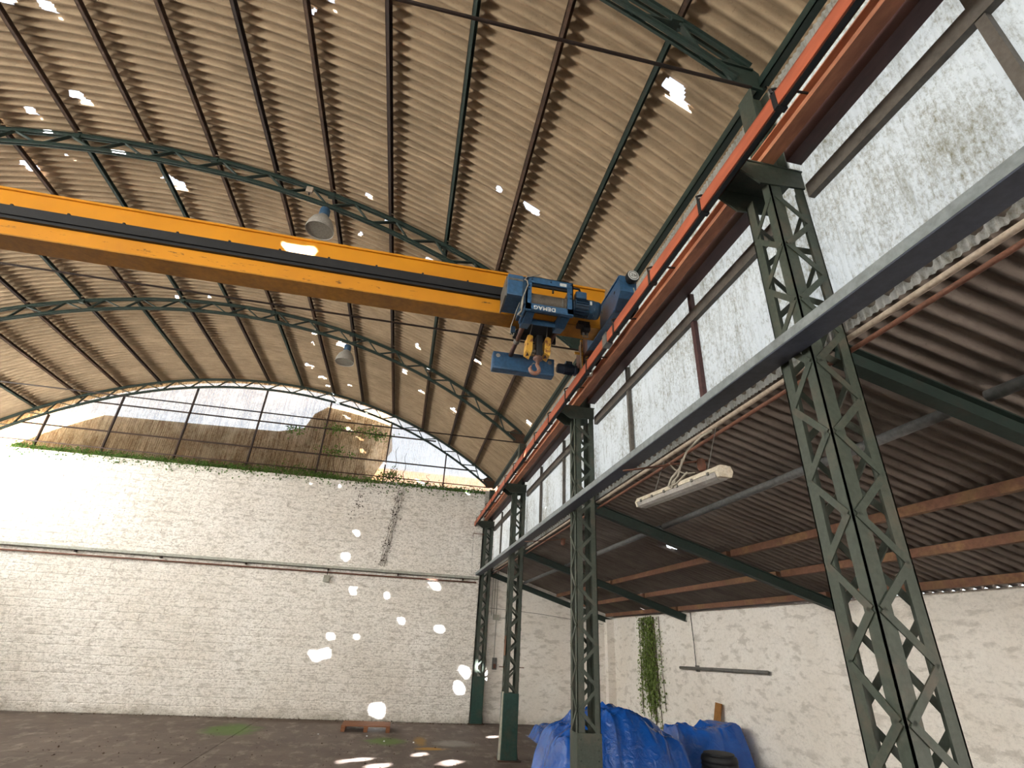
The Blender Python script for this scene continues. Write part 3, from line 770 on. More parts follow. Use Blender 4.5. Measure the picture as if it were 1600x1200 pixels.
t = thing('cable_tray', (2.38, Y0, 4.13), 'grey channel tray fixed along the column faces below the clerestory', 'cable tray')
MB().box(2.30, 2.312, Y0, 17.70, 4.135, 4.205).box(2.463, 2.475, Y0, 17.70, 4.135, 4.205).build('channel', M['tray'], t)
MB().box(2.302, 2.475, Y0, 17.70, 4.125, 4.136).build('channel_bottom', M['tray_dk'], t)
t = thing('wall_tray', (-5, 17.66, 4.0), 'grey steel tray running level across the whitewashed far wall', 'cable tray')
MB().box(XL+0.1, 2.40, 17.62, 17.735, 3.995, 4.005).box(XL+0.1, 2.40, 17.62, 17.63, 3.995, 4.075).box(XL+0.1, 2.40, 17.725, 17.735, 3.995, 4.09).build('channel', M['tray_pale'], t)
for x in (-9.5, -7.2, -4.8, -2.36, -0.2, 1.9):
    MB().box(x-0.02, x+0.02, 17.63, 17.735, 3.935, 3.995).build('bracket', M['rust_dk'], t)
o = MB().tube([(XL+0.1, 17.69, 3.86), (-6, 17.69, 3.875), (-0.6, 17.69, 3.89), (2.35, 17.69, 3.90)], 0.022, 8).build('rusty_pipe', M['pipe_rust'], off=(-5, 17.69, 3.88), smooth=True)
tag(o, 'thin rusty pipe just below the grey tray on the far wall', 'pipe')
t = thing('junction_box', (-2.36, 17.66, 3.62), 'small grey junction box hanging under the far wall tray', 'junction box')
MB().cbox(-2.45, -2.27, 17.63, 17.73, 3.60, 3.80, 0.008).build('box_body', M['box_grey'], t)
MB().tube([(-2.36, 17.645, 3.80), (-2.36, 17.645, 3.99)], 0.012, 6).build('conduit', M['rust_dk'], t)

for lb, z, x, r, m in (('upper cream pipe running under the edge of the lean-to roof', 4.31, 2.905, 0.022, 'pipe_cream'), ('lower rusty cream pipe running under the edge of the lean-to roof', 4.215, 2.905, 0.018, 'pipe_rust')):
    o = MB().tube([(x, a, z+(0.006 if k % 2 else 0)) for k, a in enumerate((Y0, -2, 3, 8, 13, 17.9))], r, 8).build('edge_pipe', M[m], off=(x, Y0, z), smooth=True); tag(o, lb, 'pipe')

# ------------------------------------------------------------------ overhead crane
BY0, BY1, BZ0, BZ1 = 5.60, 5.90, 6.18, 6.86
t = thing('bridge_crane', (2.3, 5.75, 6.1), 'yellow overhead bridge crane beam spanning the hall with blue end carriage', 'crane')
MB().box(XL+0.35, 2.30, BY0+0.015, BY1-0.015, BZ0, BZ1-0.03).build('bridge_beam', M['yellow'], t)
MB().box(XL+0.35, 2.30, BY0-0.012, BY1+0.012, BZ1-0.03, BZ1).build('top_flange', M['yellow'], t)
MB().box(XL+0.35, 2.30, BY0-0.004, BY1+0.004, BZ0-0.016, BZ0).build('bottom_flange', M['yellow_dirty'], t)
f = MB().box(XL+0.35, 1.0, BY0-0.05, BY0+0.015, 6.46, 6.475).box(XL+0.35, 1.0, BY0-0.055, BY0-0.045, 6.43, 6.50).box(XL+0.35, 1.0, BY0-0.04, BY0+0.014, 6.50, 6.575).box(XL+0.35, 1.0, BY0-0.03, BY0+0.014, 6.39, 6.44).build('festoon_track', M['black'], t)
x = -12.5
while x < 0.8:
    MB().box(x-0.012, x+0.012, BY0-0.03, BY0+0.014, 6.57, 6.605).build('track_clip', M['black'], f); x += 0.61
# end carriage
mb = MB().prism([(4.88, 6.30), (4.88, 6.54), (6.16, 6.54), (6.16, 6.16), (5.12, 6.13)], 'x', 2.215, 2.43)
ec = mb.build('end_carriage', M['blue'], t)
MB().box(2.20, 2.216, 5.10, 6.15, 6.13, 6.15).box(2.20, 2.216, 4.89, 6.15, 6.525, 6.545).box(2.21, 2.435, 4.872, 4.884, 6.30, 6.548).build('carriage_edge', M['blue'], ec)
for yy in (5.12, 6.48):
    w1 = MB().lathe([(0.0, -0.05), (0.10, -0.05), (0.115, -0.035), (0.115, -0.03), (0.10, -0.028), (0.10, 0.028), (0.115, 0.03), (0.115, 0.035), (0.10, 0.05), (0.0, 0.05)], (2.47, yy, 6.205), 'x', 20).build('wheel', M['black'], ec, 'auto')
    MB().box(2.425, 2.475, yy-0.13, yy+0.13, 6.20, 6.42).build('wheel_bracket', M['blue_dk'], ec)
MB().prism([(5.16, 6.15), (5.0, 6.28), (4.92, 6.28), (5.08, 6.13)], 'x', 2.22, 2.40).build('wheel_guard', M['navy'], ec)
MB().lathe([(0.0, 0.003), (0.012, 0.0), (0.024, 0.0)], (2.209, 5.06, 6.40), 'x', 10).build('round_hole', M['black'], ec)
bf = MB().lathe([(0.05, 0.0), (0.05, -0.05), (0.082, -0.055), (0.085, -0.115), (0.08, -0.125), (0.0, -0.125)], (2.345, 4.875, 6.475), 'y', 24).build('buffer', M['black'], ec, 'auto')
mb = MB().lathe([(0.074, -0.127), (0.0, -0.129)], (2.345, 4.875, 6.475), 'y', 24)
mb.build('buffer_face', M['white_pl'], bf)
mb = MB()
for r1 in (0.058,):
    mb.lathe([(r1-0.005, -0.129), (r1-0.005, -0.132), (r1+0.004, -0.132), (r1+0.004, -0.129)], (2.345, 4.875, 6.475), 'y', 24)
for p_, q_ in (((-0.03, 0.02), (0.0, 0.02)), ((0.0, 0.02), (-0.03, -0.015)), ((-0.03, -0.015), (0.0, -0.015)), ((0.012, -0.02), (0.012, 0.02)), ((0.012, 0.02), (0.026, -0.015)), ((0.026, -0.015), (0.04, 0.02)), ((0.04, 0.02), (0.04, -0.02))):
    mb.bar((2.345+p_[0], 4.745, 6.475+p_[1]), (2.345+q_[0], 4.745, 6.475+q_[1]), 0.006, 0.004, (0, 1, 0))
mb.build('buffer_marks', M['steel'], bf)
MB().box(2.40, 2.44, 4.90, 5.0, 6.17, 6.27).build('yellow_sweeper', M['yellow_old'], ec)
MB().tube([(2.39, 4.865, 6.37), (2.40, 4.86, 6.30), (2.39, 4.87, 6.24)], 0.008, 6).build('sweeper_cable', M['cable_wh'], ec)
# travel drive under the far end of the carriage
tm = MB().lathe([(0.0, 0.0), (0.06, 0.0), (0.075, 0.015), (0.078, 0.10), (0.072, 0.105), (0.072, 0.26), (0.085, 0.27), (0.085, 0.30), (0.05, 0.31), (0.05, 0.38), (0.0, 0.38)], (1.86, 6.55, 6.0), 'x', 20).build('travel_motor', M['navy'], t, 'auto')
mb = MB()
for k in range(14):
    a = 2*math.pi*k/14; mb.bar((1.97, 6.55+0.077*math.cos(a), 6.0+0.077*math.sin(a)), (2.11, 6.55+0.077*math.cos(a), 6.0+0.077*math.sin(a)), 0.006, 0.014, (0, math.cos(a), math.sin(a)))
mb.build('cooling_fins', M['navy'], tm)
MB().box(1.99, 2.09, 6.50, 6.60, 6.065, 6.12).build('terminal_box', M['navy'], tm)
MB().box(2.24, 2.42, 6.16, 6.64, 6.20, 6.50).build('drive_bracket', M['brown_tube'], t)
MB().box(2.20, 2.24, 6.46, 6.64, 5.92, 6.30).build('drive_flange', M['brown_tube'], t)
# collector arm with cable loop
ca_ = MB().box(2.195, 2.225, 6.40, 6.44, 5.90, 6.48).box(2.10, 2.32, 6.405, 6.435, 6.22, 6.25).box(2.28, 2.31, 6.40, 6.44, 5.98, 6.25).build('collector_arm', M['yellow_old'], t)
MB().tube([(2.19, 6.38, 6.42), (2.185, 6.38, 6.2), (2.185, 6.37, 6.0), (2.20, 6.35, 5.86), (2.26, 6.33, 5.80), (2.33, 6.33, 5.83), (2.36, 6.34, 5.93)], 0.011, 8).build('cable_loop', M['cable_wh'], ca_, True)
# festoon end clamp under the beam
fc = MB().box(1.86, 2.02, BY0-0.10, BY0+0.02, 6.13, 6.19).box(1.94, 2.03, BY0-0.09, BY0+0.05, 6.06, 6.15).build('festoon_clamp', M['black'], t)
MB().tube([(1.96, BY0-0.02, 6.06), (1.965, BY0-0.02, 6.02), (2.0, BY0-0.02, 6.02), (2.005, BY0-0.02, 6.06)], 0.007, 6).tube([(1.945, BY0-0.02, 6.08), (1.95, BY0-0.02, 5.99), (2.015, BY0-0.02, 5.99), (2.02, BY0-0.02, 6.08)], 0.007, 6).build('clamp_bow', M['steel'], fc)

# ------------------------------------------------------------------ hoist
HF, HB = 5.08, 5.50
h = thing('electric_hoist', (1.3, 5.3, 5.9), 'blue electric rope hoist with drum, motor and hanging hook on the yellow crane beam', 'hoist')
cb = MB().cbox(0.785, 0.985, HF, HB, 6.12, 6.44, 0.012).build('control_box', M['blue'], h)
MB().box(0.765, 0.786, HF+0.015, HB-0.01, 6.10, 6.40).build('box_end', M['steel'], cb)
MB().box(0.79, 0.985, HF-0.006, HF+0.001, 6.345, 6.375).build('box_strap', M['steel'], cb)
MB().cbox(0.985, 1.06, HF+0.01, HB, 6.02, 6.44, 0.008).build('gear_case', M['blue_dk'], h)
fr = MB().box(1.03, 1.65, HF, HF+0.02, 6.36, 6.455).box(1.03, 1.65, HF, HF+0.06, 6.445, 6.455).box(1.03, 1.10, HF, HF+0.02, 5.93, 6.37).box(1.03, 1.05, HF, HB, 5.98, 6.45).box(1.575, 1.65, HF, HF+0.02, 5.96, 6.37).box(1.635, 1.65, HF, HB, 6.0, 6.45)
fr.box(1.03, 1.65, HF, HF+0.02, 5.945, 6.035).box(1.03, 1.65, HF, HF+0.05, 5.94, 5.95).box(1.03, 1.65, HB-0.02, HB, 6.0, 6.08)
frame = fr.build('frame', M['blue'], h)
MB().box(1.06, 1.60, HF+0.025, HF+0.05, 6.325, 6.375).box(1.38, 1.40, HF+0.025, HF+0.05, 6.27, 6.33).build('inner_bar', M['black'], frame)
for x, z in ((1.10, 6.41), (1.35, 6.41), (1.62, 6.41), (1.065, 6.30), (1.065, 6.25), (1.62, 6.20), (1.62, 6.27)):
    MB().lathe([(0.0, -0.010), (0.011, -0.010), (0.011, 0.0)], (x, HF, z), 'y', 6).build('bolt', M['navy'], frame)
MB().box(1.47, 1.56, HF-0.003, HF+0.001, 6.375, 6.42).build('rating_plate', M['white_pl'], frame)
dp = [(0.0, 0.0), (0.135, 0.0), (0.135, 0.012), (0.112, 0.014)]
for k in range(36): dp += [(0.128, 0.016+k*0.0135+0.004), (0.118, 0.016+k*0.0135+0.0115)]
dp += [(0.135, 0.506), (0.135, 0.52), (0.0, 0.52)]
dr = MB().lathe(dp, (1.075, 5.30, 6.20), 'x', 28).build('rope_drum', M['rope'], h, True)
MB().lathe([(0.12, 0.0), (0.128, 0.004), (0.128, 0.016), (0.12, 0.02)], (1.53, 5.30, 6.20), 'x', 28).build('rope_guide', M['steel'], dr, True)
# lettering on the lower rail: upside down, as in the place
cu = bpy.data.curves.new('hoist_lettering', 'FONT'); cu.body = 'DEMAG'; cu.size = 0.078; cu.extrude = 0.001; cu.align_x = 'CENTER'; cu.align_y = 'CENTER'; cu.space_character = 1.12; cu.offset = 0.0016
tmp = bpy.data.objects.new('tmp', cu); COL.objects.link(tmp)
me = bpy.data.meshes.new_from_object(tmp.evaluated_get(bpy.context.evaluated_depsgraph_get())); bpy.data.objects.remove(tmp)
me.materials.clear(); me.materials.append(M['letter'])
o = link('lettering', me, frame, Vector((1.275, HF-0.002, 5.982))-wloc(h), (R(90), R(180), 0)); o['label'] = 'white upside-down lettering'
# motor
mo = MB().lathe([(0.0, 0.0), (0.10, 0.0), (0.10, 0.05), (0.112, 0.055), (0.112, 0.24), (0.128, 0.245), (0.128, 0.31), (0.122, 0.315), (0.122, 0.37), (0.105, 0.40), (0.0, 0.405)], (1.67, 5.30, 6.24), 'x', 26).build('motor', M['blue_dk'], h, 'auto')
mb = MB()
for k in range(20):
    a = 2*math.pi*k/20; mb.bar((1.73, 5.30+0.118*math.cos(a), 6.24+0.118*math.sin(a)), (1.90, 5.30+0.118*math.cos(a), 6.24+0.118*math.sin(a)), 0.007, 0.018, (0, math.cos(a), math.sin(a)))
mb.build('cooling_fins', M['navy'], mo)
MB().cbox(1.72, 1.87, 5.17, 5.30, 6.31, 6.42, 0.02).build('terminal_box', M['blue'], mo)
MB().lathe([(0.1225, 0.372), (0.112, 0.4), (0.07, 0.41)], (1.67, 5.30, 6.24), 'x', 26).build('fan_cover', M['navy'], mo, True)
MB().box(1.91, 1.935, 5.165, 5.176, 6.22, 6.28).build('sticker', M['white_pl'], mo)
MB().tube([(1.63, 5.2, 6.43), (1.70, 5.2, 6.475), (1.77, 5.2, 6.47), (1.80, 5.22, 6.41)], 0.016, 8).build('motor_cable', M['black'], mo, True)
MB().tube([(2.075, 5.3, 6.24), (2.13, 5.3, 6.24)], 0.018, 8).build('shaft_end', M['steel'], mo)
# trolley tubes under the beam to the counterweight
for x in (1.12, 1.58):
    MB().prism([(5.20, 5.98), (5.42, 5.95), (5.62, 6.00), (5.62, 6.09), (5.42, 6.10), (5.20, 6.10)], 'x', x-0.055, x+0.055).build('trolley_bracket', M['blue'], h)
    tb = MB().tube([(x, 5.55, 6.04), (x-0.01, 6.50, 6.04)], 0.032, 14).build('trolley_tube', M['brown_tube'], h, True)
    MB().lathe([(0.033, -0.04), (0.046, -0.035), (0.046, 0.035), (0.033, 0.04)], (x-0.004, 6.02, 6.04), 'y', 14).build('clamp_collar', M['steel'], tb, True)
    for yy in (5.50, 6.0):
        MB().lathe([(0.0, -0.02), (0.05, -0.02), (0.05, 0.02), (0.0, 0.02)], (x, 5.575 if yy < 5.6 else 5.925, 6.13), 'y', 14).build('trolley_wheel', M['black'], h, 'auto')
MB().box(1.04, 1.66, 5.93, 5.96, 6.03, 6.15).box(1.10, 1.62, 5.62, 5.90, 6.09, 6.12).build('trolley_frame', M['black'], h)
cw = MB().cbox(0.845, 1.79, 6.44, 6.60, 5.795, 6.085, 0.025).build('counterweight', M['blue'], h)
for x in (0.925, 1.715):
    MB().lathe([(0.0, -0.004), (0.03, -0.004), (0.033, 0.001)], (x, 6.44, 6.01), 'y', 16).build('lifting_hole', M['lampgrey'] if x < 1 else M['steel'], cw)
# hook block
hb = MB().cbox(1.325, 1.415, 5.68, 5.82, 5.66, 5.98, 0.02).build('hook_block', M['black'], h)
for x in (1.225, 1.475):
    MB().prism([(x-0.042, 5.70), (x+0.03, 5.66), (x+0.042, 5.72), (x+0.042, 5.93), (x, 5.95), (x-0.03, 5.93)], 'y', 5.66, 5.84).build('sheave_guard', M['yellow_old'], hb)
    MB().lathe([(0.0, -0.022), (0.075, -0.022), (0.066, 0.0), (0.075, 0.022), (0.0, 0.022)], (x, 5.75, 5.74), 'x', 18).build('sheave', M['brown_tube'], hb, 'auto')
    mb = MB()
    for dy in (-0.05, 0.05):
        mb.tube([(x+dy*0.2, 5.75+dy, 5.90), (x+0.02*(1 if x < 1.35 else -1), 5.62, 6.09)], 0.006, 6)
    mb.build('hoist_rope', M['steel'], hb)
MB().box(1.25, 1.46, 5.73, 5.77, 5.72, 5.76).build('sheave_axle', M['steel'], hb)
MB().lathe([(0.0, 0.02), (0.06, 0.01), (0.065, -0.03), (0.045, -0.05), (0.025, -0.07), (0.025, -0.12), (0.0, -0.12)], (1.365, 5.75, 5.665), 'z', 18).build('swivel', M['brown_tube'], hb, True)
pts = []; rs = []
hc = Vector((1.325, 5.75, 5.475))
pts += [Vector((1.36, 5.75, 5.57)), Vector((1.355, 5.75, 5.545))]; rs += [0.022, 0.022]
for k in range(15):
    a = R(50-k*19.5); pts.append(hc+Vector((0.062*math.cos(a), 0, 0.062*math.sin(a)))); rs.append(0.022+0.008*math.sin(min(math.pi, k/13*math.pi))-(0.010 if k > 12 else 0))
MB().tube(pts, rs, 12).build('hook', M['hook'], hb, True)
MB().tube([(1.285, 5.745, 5.53), (1.30, 5.745, 5.56), (1.34, 5.745, 5.56)], 0.006, 6).build('safety_latch', M['steel'], hb)
# hoist cables
MB().tube([(1.22, HF+0.05, 6.56), (1.16, HF-0.01, 6.47), (1.03, HF-0.02, 6.42), (1.0, HF-0.015, 6.37), (1.03, HF-0.02, 6.36), (1.045, HF-0.02, 6.30), (0.99, HF, 6.10), (0.98, HF+0.1, 6.0)], 0.007, 6).build('control_cable', M['cable_wh'], h, True)
MB().tube([(0.99, HF-0.01, 6.10), (0.985, HF-0.005, 6.0), (0.99, HF+0.05, 5.93), (0.97, 5.25, 5.95), (1.02, 5.3, 5.97)], 0.012, 6).build('power_cable', M['cable_wh'], h, True)
MB().tube([(0.975, 5.2, 6.1), (0.96, 5.4, 6.05), (0.945, 5.6, 5.98), (0.95, 5.62, 5.90), (0.99, 5.62, 5.86), (1.0, 5.62, 5.93)], 0.006, 6).build('limit_cable', M['cable_wh'], h, True)
MB().box(0.95, 1.01, 5.60, 5.66, 5.90, 6.0).build('limit_switch', M['navy'], h)

# ------------------------------------------------------------------ high-bay lamps
for y, lb in ((7.67, 'grey high-bay lamp hanging just above the yellow crane beam'), (12.80, 'grey high-bay lamp hanging from the middle truss, smaller in view')):
    x = -2.38; t = thing('high_bay_lamp', (x, y, 8.80), lb, 'lamp', 'high-bay lamps')
    z0 = 8.80
    sh = MB().lathe([(0.25, 0.0), (0.252, 0.03), (0.235, 0.12), (0.19, 0.23), (0.12, 0.31), (0.085, 0.36), (0.08, 0.36), (0.115, 0.305), (0.185, 0.225), (0.228, 0.115), (0.244, 0.03), (0.244, 0.0), (0.25, 0.0)], (x, y, z0), 'z', 36).build('lamp_shade', M['lampgrey'], t, True)
    MB().lathe([(0.0, 0.02), (0.243, 0.02)], (x, y, z0), 'z', 36).build('glass_cover', M['lampglass'], t)
    MB().lathe([(0.08, 0.35), (0.095, 0.37), (0.095, 0.50), (0.085, 0.53), (0.03, 0.55), (0.0, 0.55)], (x, y, z0), 'z', 24).build('lamp_neck', M['lampblue'], t, 'auto')
    MB().tube([(x, y, z0+0.54), (x, y, 9.52)], 0.01, 8).build('hanger', M['steel'], t)
o = thing('terminal_box', (-2.73, 7.60, 9.63), 'small cream box fixed on the truss beside the nearer high-bay lamp', 'junction box')
MB().cbox(-2.79, -2.67, 7.56, 7.62, 9.60, 9.73, 0.008).build('box_body', M['pipe_cream'], o); MB().tube([(-2.73, 7.59, 9.6), (-2.72, 7.6, 9.55)], 0.012, 6).build('cable_gland', M['black'], o)

# ------------------------------------------------------------------ strip light under the tray
a, b = hit(1003, 786, 0, 2.63), hit(1131, 737, 0, 2.63)
t = thing('strip_light', (2.63, a.y, a.z), 'dusty fluorescent strip light hanging at the edge of the side bay', 'lamp')
d = (b-a).normalized(); sx = Vector((1, 0, 0)); uz = sx.cross(d).normalized()
if uz.z < 0: uz = -uz
def oprism(poly, p, q):
    n = len(poly); return MB().add([p+sx*u+uz*v for u, v in poly]+[q+sx*u+uz*v for u, v in poly], [tuple(range(n)), tuple(range(2*n-1, n-1, -1))]+[(i, i+n, (i+1) % n+n, (i+1) % n) for i in range(n)])
oprism([(-0.075, 0.0), (-0.06, 0.045), (-0.03, 0.06), (0.03, 0.06), (0.06, 0.045), (0.075, 0.0)], a, b).build('housing', M['batten'], t)
oprism([(-0.07, -0.002), (-0.062, -0.045), (-0.035, -0.065), (0.035, -0.065), (0.062, -0.045), (0.07, -0.002)], a+d*0.03, b-d*0.03).build('diffuser', M['diffuser'], t)
for e, s_ in ((a, -1), (b, 1)):
    oprism([(-0.078, 0.002), (-0.055, 0.05), (0.055, 0.05), (0.078, 0.002), (0.06, -0.05), (-0.06, -0.05)], e-d*0.02, e+d*0.02).build('end_cap', M['batten'], t)
for k in range(6):
    p = a+(b-a)*(0.08+0.168*k); MB().add(*(lambda m: (m.v, m.f))(MB().box(p.x-0.083, p.x-0.068, p.y-0.015, p.y+0.015, p.z-0.012, p.z+0.014))).build('clip', M['steel'], t)
for k in (0.2, 0.85):
    p = a+(b-a)*k+uz*0.06; MB().tube([p, Vector((2.78, p.y, 4.2))], 0.004, 6).build('hanging_wire', M['steel'], t)
m_ = a+(b-a)*0.52+uz*0.05
MB().tube([Vector((2.87, m_.y-0.35, 4.26)), Vector((2.8, m_.y-0.25, 4.22)), Vector((2.70, m_.y-0.12, 4.10)), m_+Vector((0.02, -0.02, 0.16)), m_+Vector((-0.06, 0.02, 0.06)), m_+Vector((-0.085, 0.05, -0.02)), m_+Vector((-0.08, -0.02, -0.05)), m_+Vector((-0.08, -0.09, 0.0))], 0.011, 8).build('supply_cable', M['cable_wh'], t, True)
MB().tube([m_+Vector((0.04, -0.06, 0.25)), m_+Vector((-0.05, -0.10, 0.05)), m_+Vector((-0.085, -0.04, 0.0)), m_+Vector((-0.085, 0.0, -0.04)), m_+Vector((-0.08, -0.12, -0.03)), m_+Vector((0.0, -0.2, 0.07))], 0.009, 8).build('cable_coil', M['cable_wh'], t, True)
# flood lamp on a rusty arm
t = thing('arm_lamp', (2.5, 5.3, 4.1), 'small rusty lamp on a bar sticking out beneath the cable tray', 'lamp')
MB().bar((2.36, 5.42, 4.10), (3.05, 4.75, 4.10), 0.035, 0.012).build('arm', M['pipe_rust'], t)
MB().lathe([(0.0, 0.0), (0.035, 0.0), (0.045, -0.03), (0.045, -0.10), (0.03, -0.13), (0.0, -0.13)], (3.0, 4.80, 4.12), 'z', 16).build('lamp_body', M['pipe_rust'], t, 'auto')
MB().tube([(2.75, 5.04, 4.12), (2.78, 4.98, 4.03), (2.86, 4.93, 3.98), (2.95, 4.86, 3.98)], 0.008, 6).build('lamp_cable', M['cable_wh'], t, True)
t = thing('arm_lamp', (2.5, 10.3, 4.1), 'small rusty lamp on a bar beneath the tray, farther off beyond the tarpaulin column', 'lamp')
MB().bar((2.36, 10.6, 4.10), (3.05, 9.95, 4.10), 0.035, 0.012).build('arm', M['pipe_rust'], t)
MB().lathe([(0.0, 0.0), (0.035, 0.0), (0.045, -0.03), (0.045, -0.10), (0.03, -0.13), (0.0, -0.13)], (3.0, 10.0, 4.12), 'z', 16).build('lamp_body', M['pipe_rust'], t, 'auto')

# ------------------------------------------------------------------ conduits and boxes on the side bay end wall
t = thing('wall_conduits', (3.1, 17.95, 1.4), 'thin conduits with two small boxes on the end wall behind the farthest column', 'conduit')
for x, z1, z0 in ((2.96, 4.35, 2.95), (3.04, 4.35, 2.95), (3.12, 4.35, 2.95), (3.13, 2.85, 1.75)):
    MB().tube([(x, 17.955, z0), (x, 17.955, z1)], 0.012, 6).build('conduit', M['box_grey'], t)
MB().cbox(3.02, 3.22, 17.90, 17.97, 2.83, 2.99, 0.006).build('upper_box', M['box_grey'], t)
MB().cbox(3.08, 3.22, 17.90, 17.97, 1.42, 1.75, 0.006).build('switch_box', M['steel'], t)
MB().box(3.11, 3.19, 17.885, 17.90, 1.46, 1.58).build('switch_lever', M['pipe_rust'], t)
MB().tube([(3.22, 17.955, 2.9), (3.9, 17.955, 2.9)], 0.01, 6).build('conduit', M['box_grey'], t)
o = MB().tube([(2.9, 17.955, 3.18), (4.5, 17.955, 3.10), (5.8, 17.955, 2.98), (6.8, 17.955, 2.90)], 0.008, 6).build('sagging_cable', M['steel'], off=(4.5, 17.95, 3.0)); tag(o, 'thin dark cable sagging across the top of the side bay end wall', 'cable')
p0, p1 = hit(1063, 1043, 0, 7.02), hit(1200, 1051, 0, 7.02)
t = thing('wall_bracket_pipe', (7.0, 12, 1.9), 'grey steel pipe fixed level on the right wall of the side bay', 'pipe')
MB().tube([p0, p1], 0.035, 10).build('pipe_body', M['steel'], t, True)
pc = hit(1088, 1044, 0, 7.03); MB().tube([pc, Vector((7.06, pc.y+0.05, 2.4)), Vector((7.08, pc.y+0.12, 3.1))], 0.008, 6).build('drop_cable', M['black'], t)
MB().box(7.02, 7.1, pc.y-0.03, pc.y+0.03, 1.82, 1.95).build('clip', M['steel'], t)
# plank
t_ = MB(); pl = [hit(1116, 1100, 0, 6.98), hit(1126, 1100, 0, 6.98)]
t_.bar((6.72, 11.76, 0.0), (7.03, 11.72, 1.27), 0.22, 0.03, (1, 0, 0.25)); o = t_.build('plank', M['plank'], off=(6.8, 11.6, 0)); tag(o, 'orange-brown plank leaning on the right wall behind the tarpaulins', 'plank')

# ------------------------------------------------------------------ pallet
t = thing('pallet', (-0.43, 16.25, 0), 'low brown wooden pallet lying on the floor by the far wall', 'pallet')
px0, px1, py0, py1 = -1.05, 0.17, 15.85, 16.65
for k in range(6):
    y = py0+0.055+k*(py1-py0-0.11)/5; MB().cbox(px0, px1, y-0.058, y+0.058, 0.118, 0.14, 0.003).build('deck_board', M['wood'], t)
for x in (px0+0.05, (px0+px1)/2, px1-0.05):
    MB().cbox(x-0.05, x+0.05, py0, py1, 0.0, 0.02, 0.003).build('bottom_board', M['wood'], t)
    MB().cbox(x-0.05, x+0.05, py0, py1, 0.098, 0.118, 0.003).build('stringer_board', M['wood'], t)
    for y in (py0+0.07, (py0+py1)/2, py1-0.07):
        MB().cbox(x-0.05, x+0.05, y-0.07, y+0.07, 0.02, 0.098, 0.003).build('block', M['wood'], t)

# ------------------------------------------------------------------ tarpaulins
from mathutils import noise as mn
def tarp(name, label, x0, x1, y0, y1, hf, nx, ny, seed):
    mb = MB(); 
    for i in range(nx+1):
        for j in range(ny+1):
            u, v = i/nx, j/ny; x, y = x0+(x1-x0)*u, y0+(y1-y0)*v
            z = hf(x, y); p = Vector((x*1.6+seed, y*1.6, z*0.7))
            fold = abs(mn.noise(p*1.1))*0.17+abs(mn.noise(Vector((x*3.1+y*1.2+seed, y*0.9-x*0.5, 4))))*0.14+abs(mn.noise(p*3.4+Vector((3, 1, 2))))*0.06
            e = min(u, 1-u, v, 1-v)
            z = max(0.0, z-fold*min(1, z/0.3)); 
            if e < 1e-6: z = 0.0
            wob = mn.noise(Vector((x*2.2, y*2.2, seed)))*0.16*min(1, e*6); wob2 = mn.noise(Vector((x*2.2+9, y*2.2, seed)))*0.10*min(1, e*6)
            mb.v.append(Vector((x+wob, y+wob2, z+0.004)))
    for i in range(nx):
        for j in range(ny):
            a = i*(ny+1)+j; mb.f.append((a, a+ny+1, a+ny+2, a+1))
    o = mb.build(name, M['tarp'], off=((x0+x1)/2, (y0+y1)/2, 0), smooth='auto')
    return tag(o, label, 'tarpaulin', 'blue tarpaulin covers')
def tent(x, y, ridge, sides):
    z = 9
    for (px, py, pz, gx, gy) in ridge: z = min(z, pz+(x-px)*gx+(y-py)*gy)
    return max(0, z)
def sm(e, a, b):
    t = max(0, min(1, (e-a)/(b-a))); return t*t*(3-2*t)
def h1(x, y):
    top = 1.36-0.08*abs(x-3.85)
    if x > 4.05: top = 1.34-(x-4.05)*0.47
    if x < 3.55: top = 1.32-(3.55-x)*0.45
    e = sm(x, 2.42, 2.86)*sm(5.45, x, x+0.0001) if False else sm(x, 2.42, 2.86)*(1-sm(x, 4.85, 5.12))*sm(y, 8.75, 9.35)*(1-sm(y, 10.5, 11.0))
    return top*e
def h2(x, y):
    top = 1.02-0.10*max(0, 5.9-x)+0.04*math.sin(x*5)
    return top*sm(x, 5.33, 5.5)*(1-sm(x, 6.86, 6.98))*sm(y, 10.2, 10.75)*(1-sm(y, 11.2, 11.5))
def h3(x, y):
    return (0.36+0.05*math.sin(x*6))*sm(x, 3.80, 3.98)*(1-sm(x, 4.75, 4.95))*sm(y, 14.9, 15.1)*(1-sm(y, 15.8, 16.0))
tarp('tarpaulin', 'large peaked blue tarpaulin heap in the side bay', 2.40, 5.18, 8.7, 11.05, h1, 110, 90, 1.0)
tarp('tarpaulin', 'lower flat-topped blue tarpaulin along the right wall', 5.30, 7.0, 10.15, 11.55, h2, 80, 60, 5.0)
tarp('tarpaulin', 'small low blue tarpaulin on the floor behind the large heap', 3.78, 4.97, 14.85, 16.05, h3, 50, 50, 9.0)
t = thing('plastic_drum', (5.62, 9.55, 0), 'black ribbed plastic drum in front of the lower tarpaulin', 'drum')
pr = [(0.0, 0.0), (0.27, 0.0), (0.285, 0.03)]
for k in range(10): pr += [(0.285, 0.06+k*0.06), (0.297, 0.08+k*0.06), (0.297, 0.10+k*0.06)]
pr += [(0.28, 0.69), (0.24, 0.71)]
MB().lathe(pr, (5.62, 9.55, 0), 'z', 28).build('drum_body', M['black'], t, 'auto')
MB().lathe([(0.25, 0.70), (0.25, 0.73), (0.23, 0.735), (0.0, 0.725)], (5.62, 9.55, 0), 'z', 28).build('drum_lid', M['black'], t, 'auto')

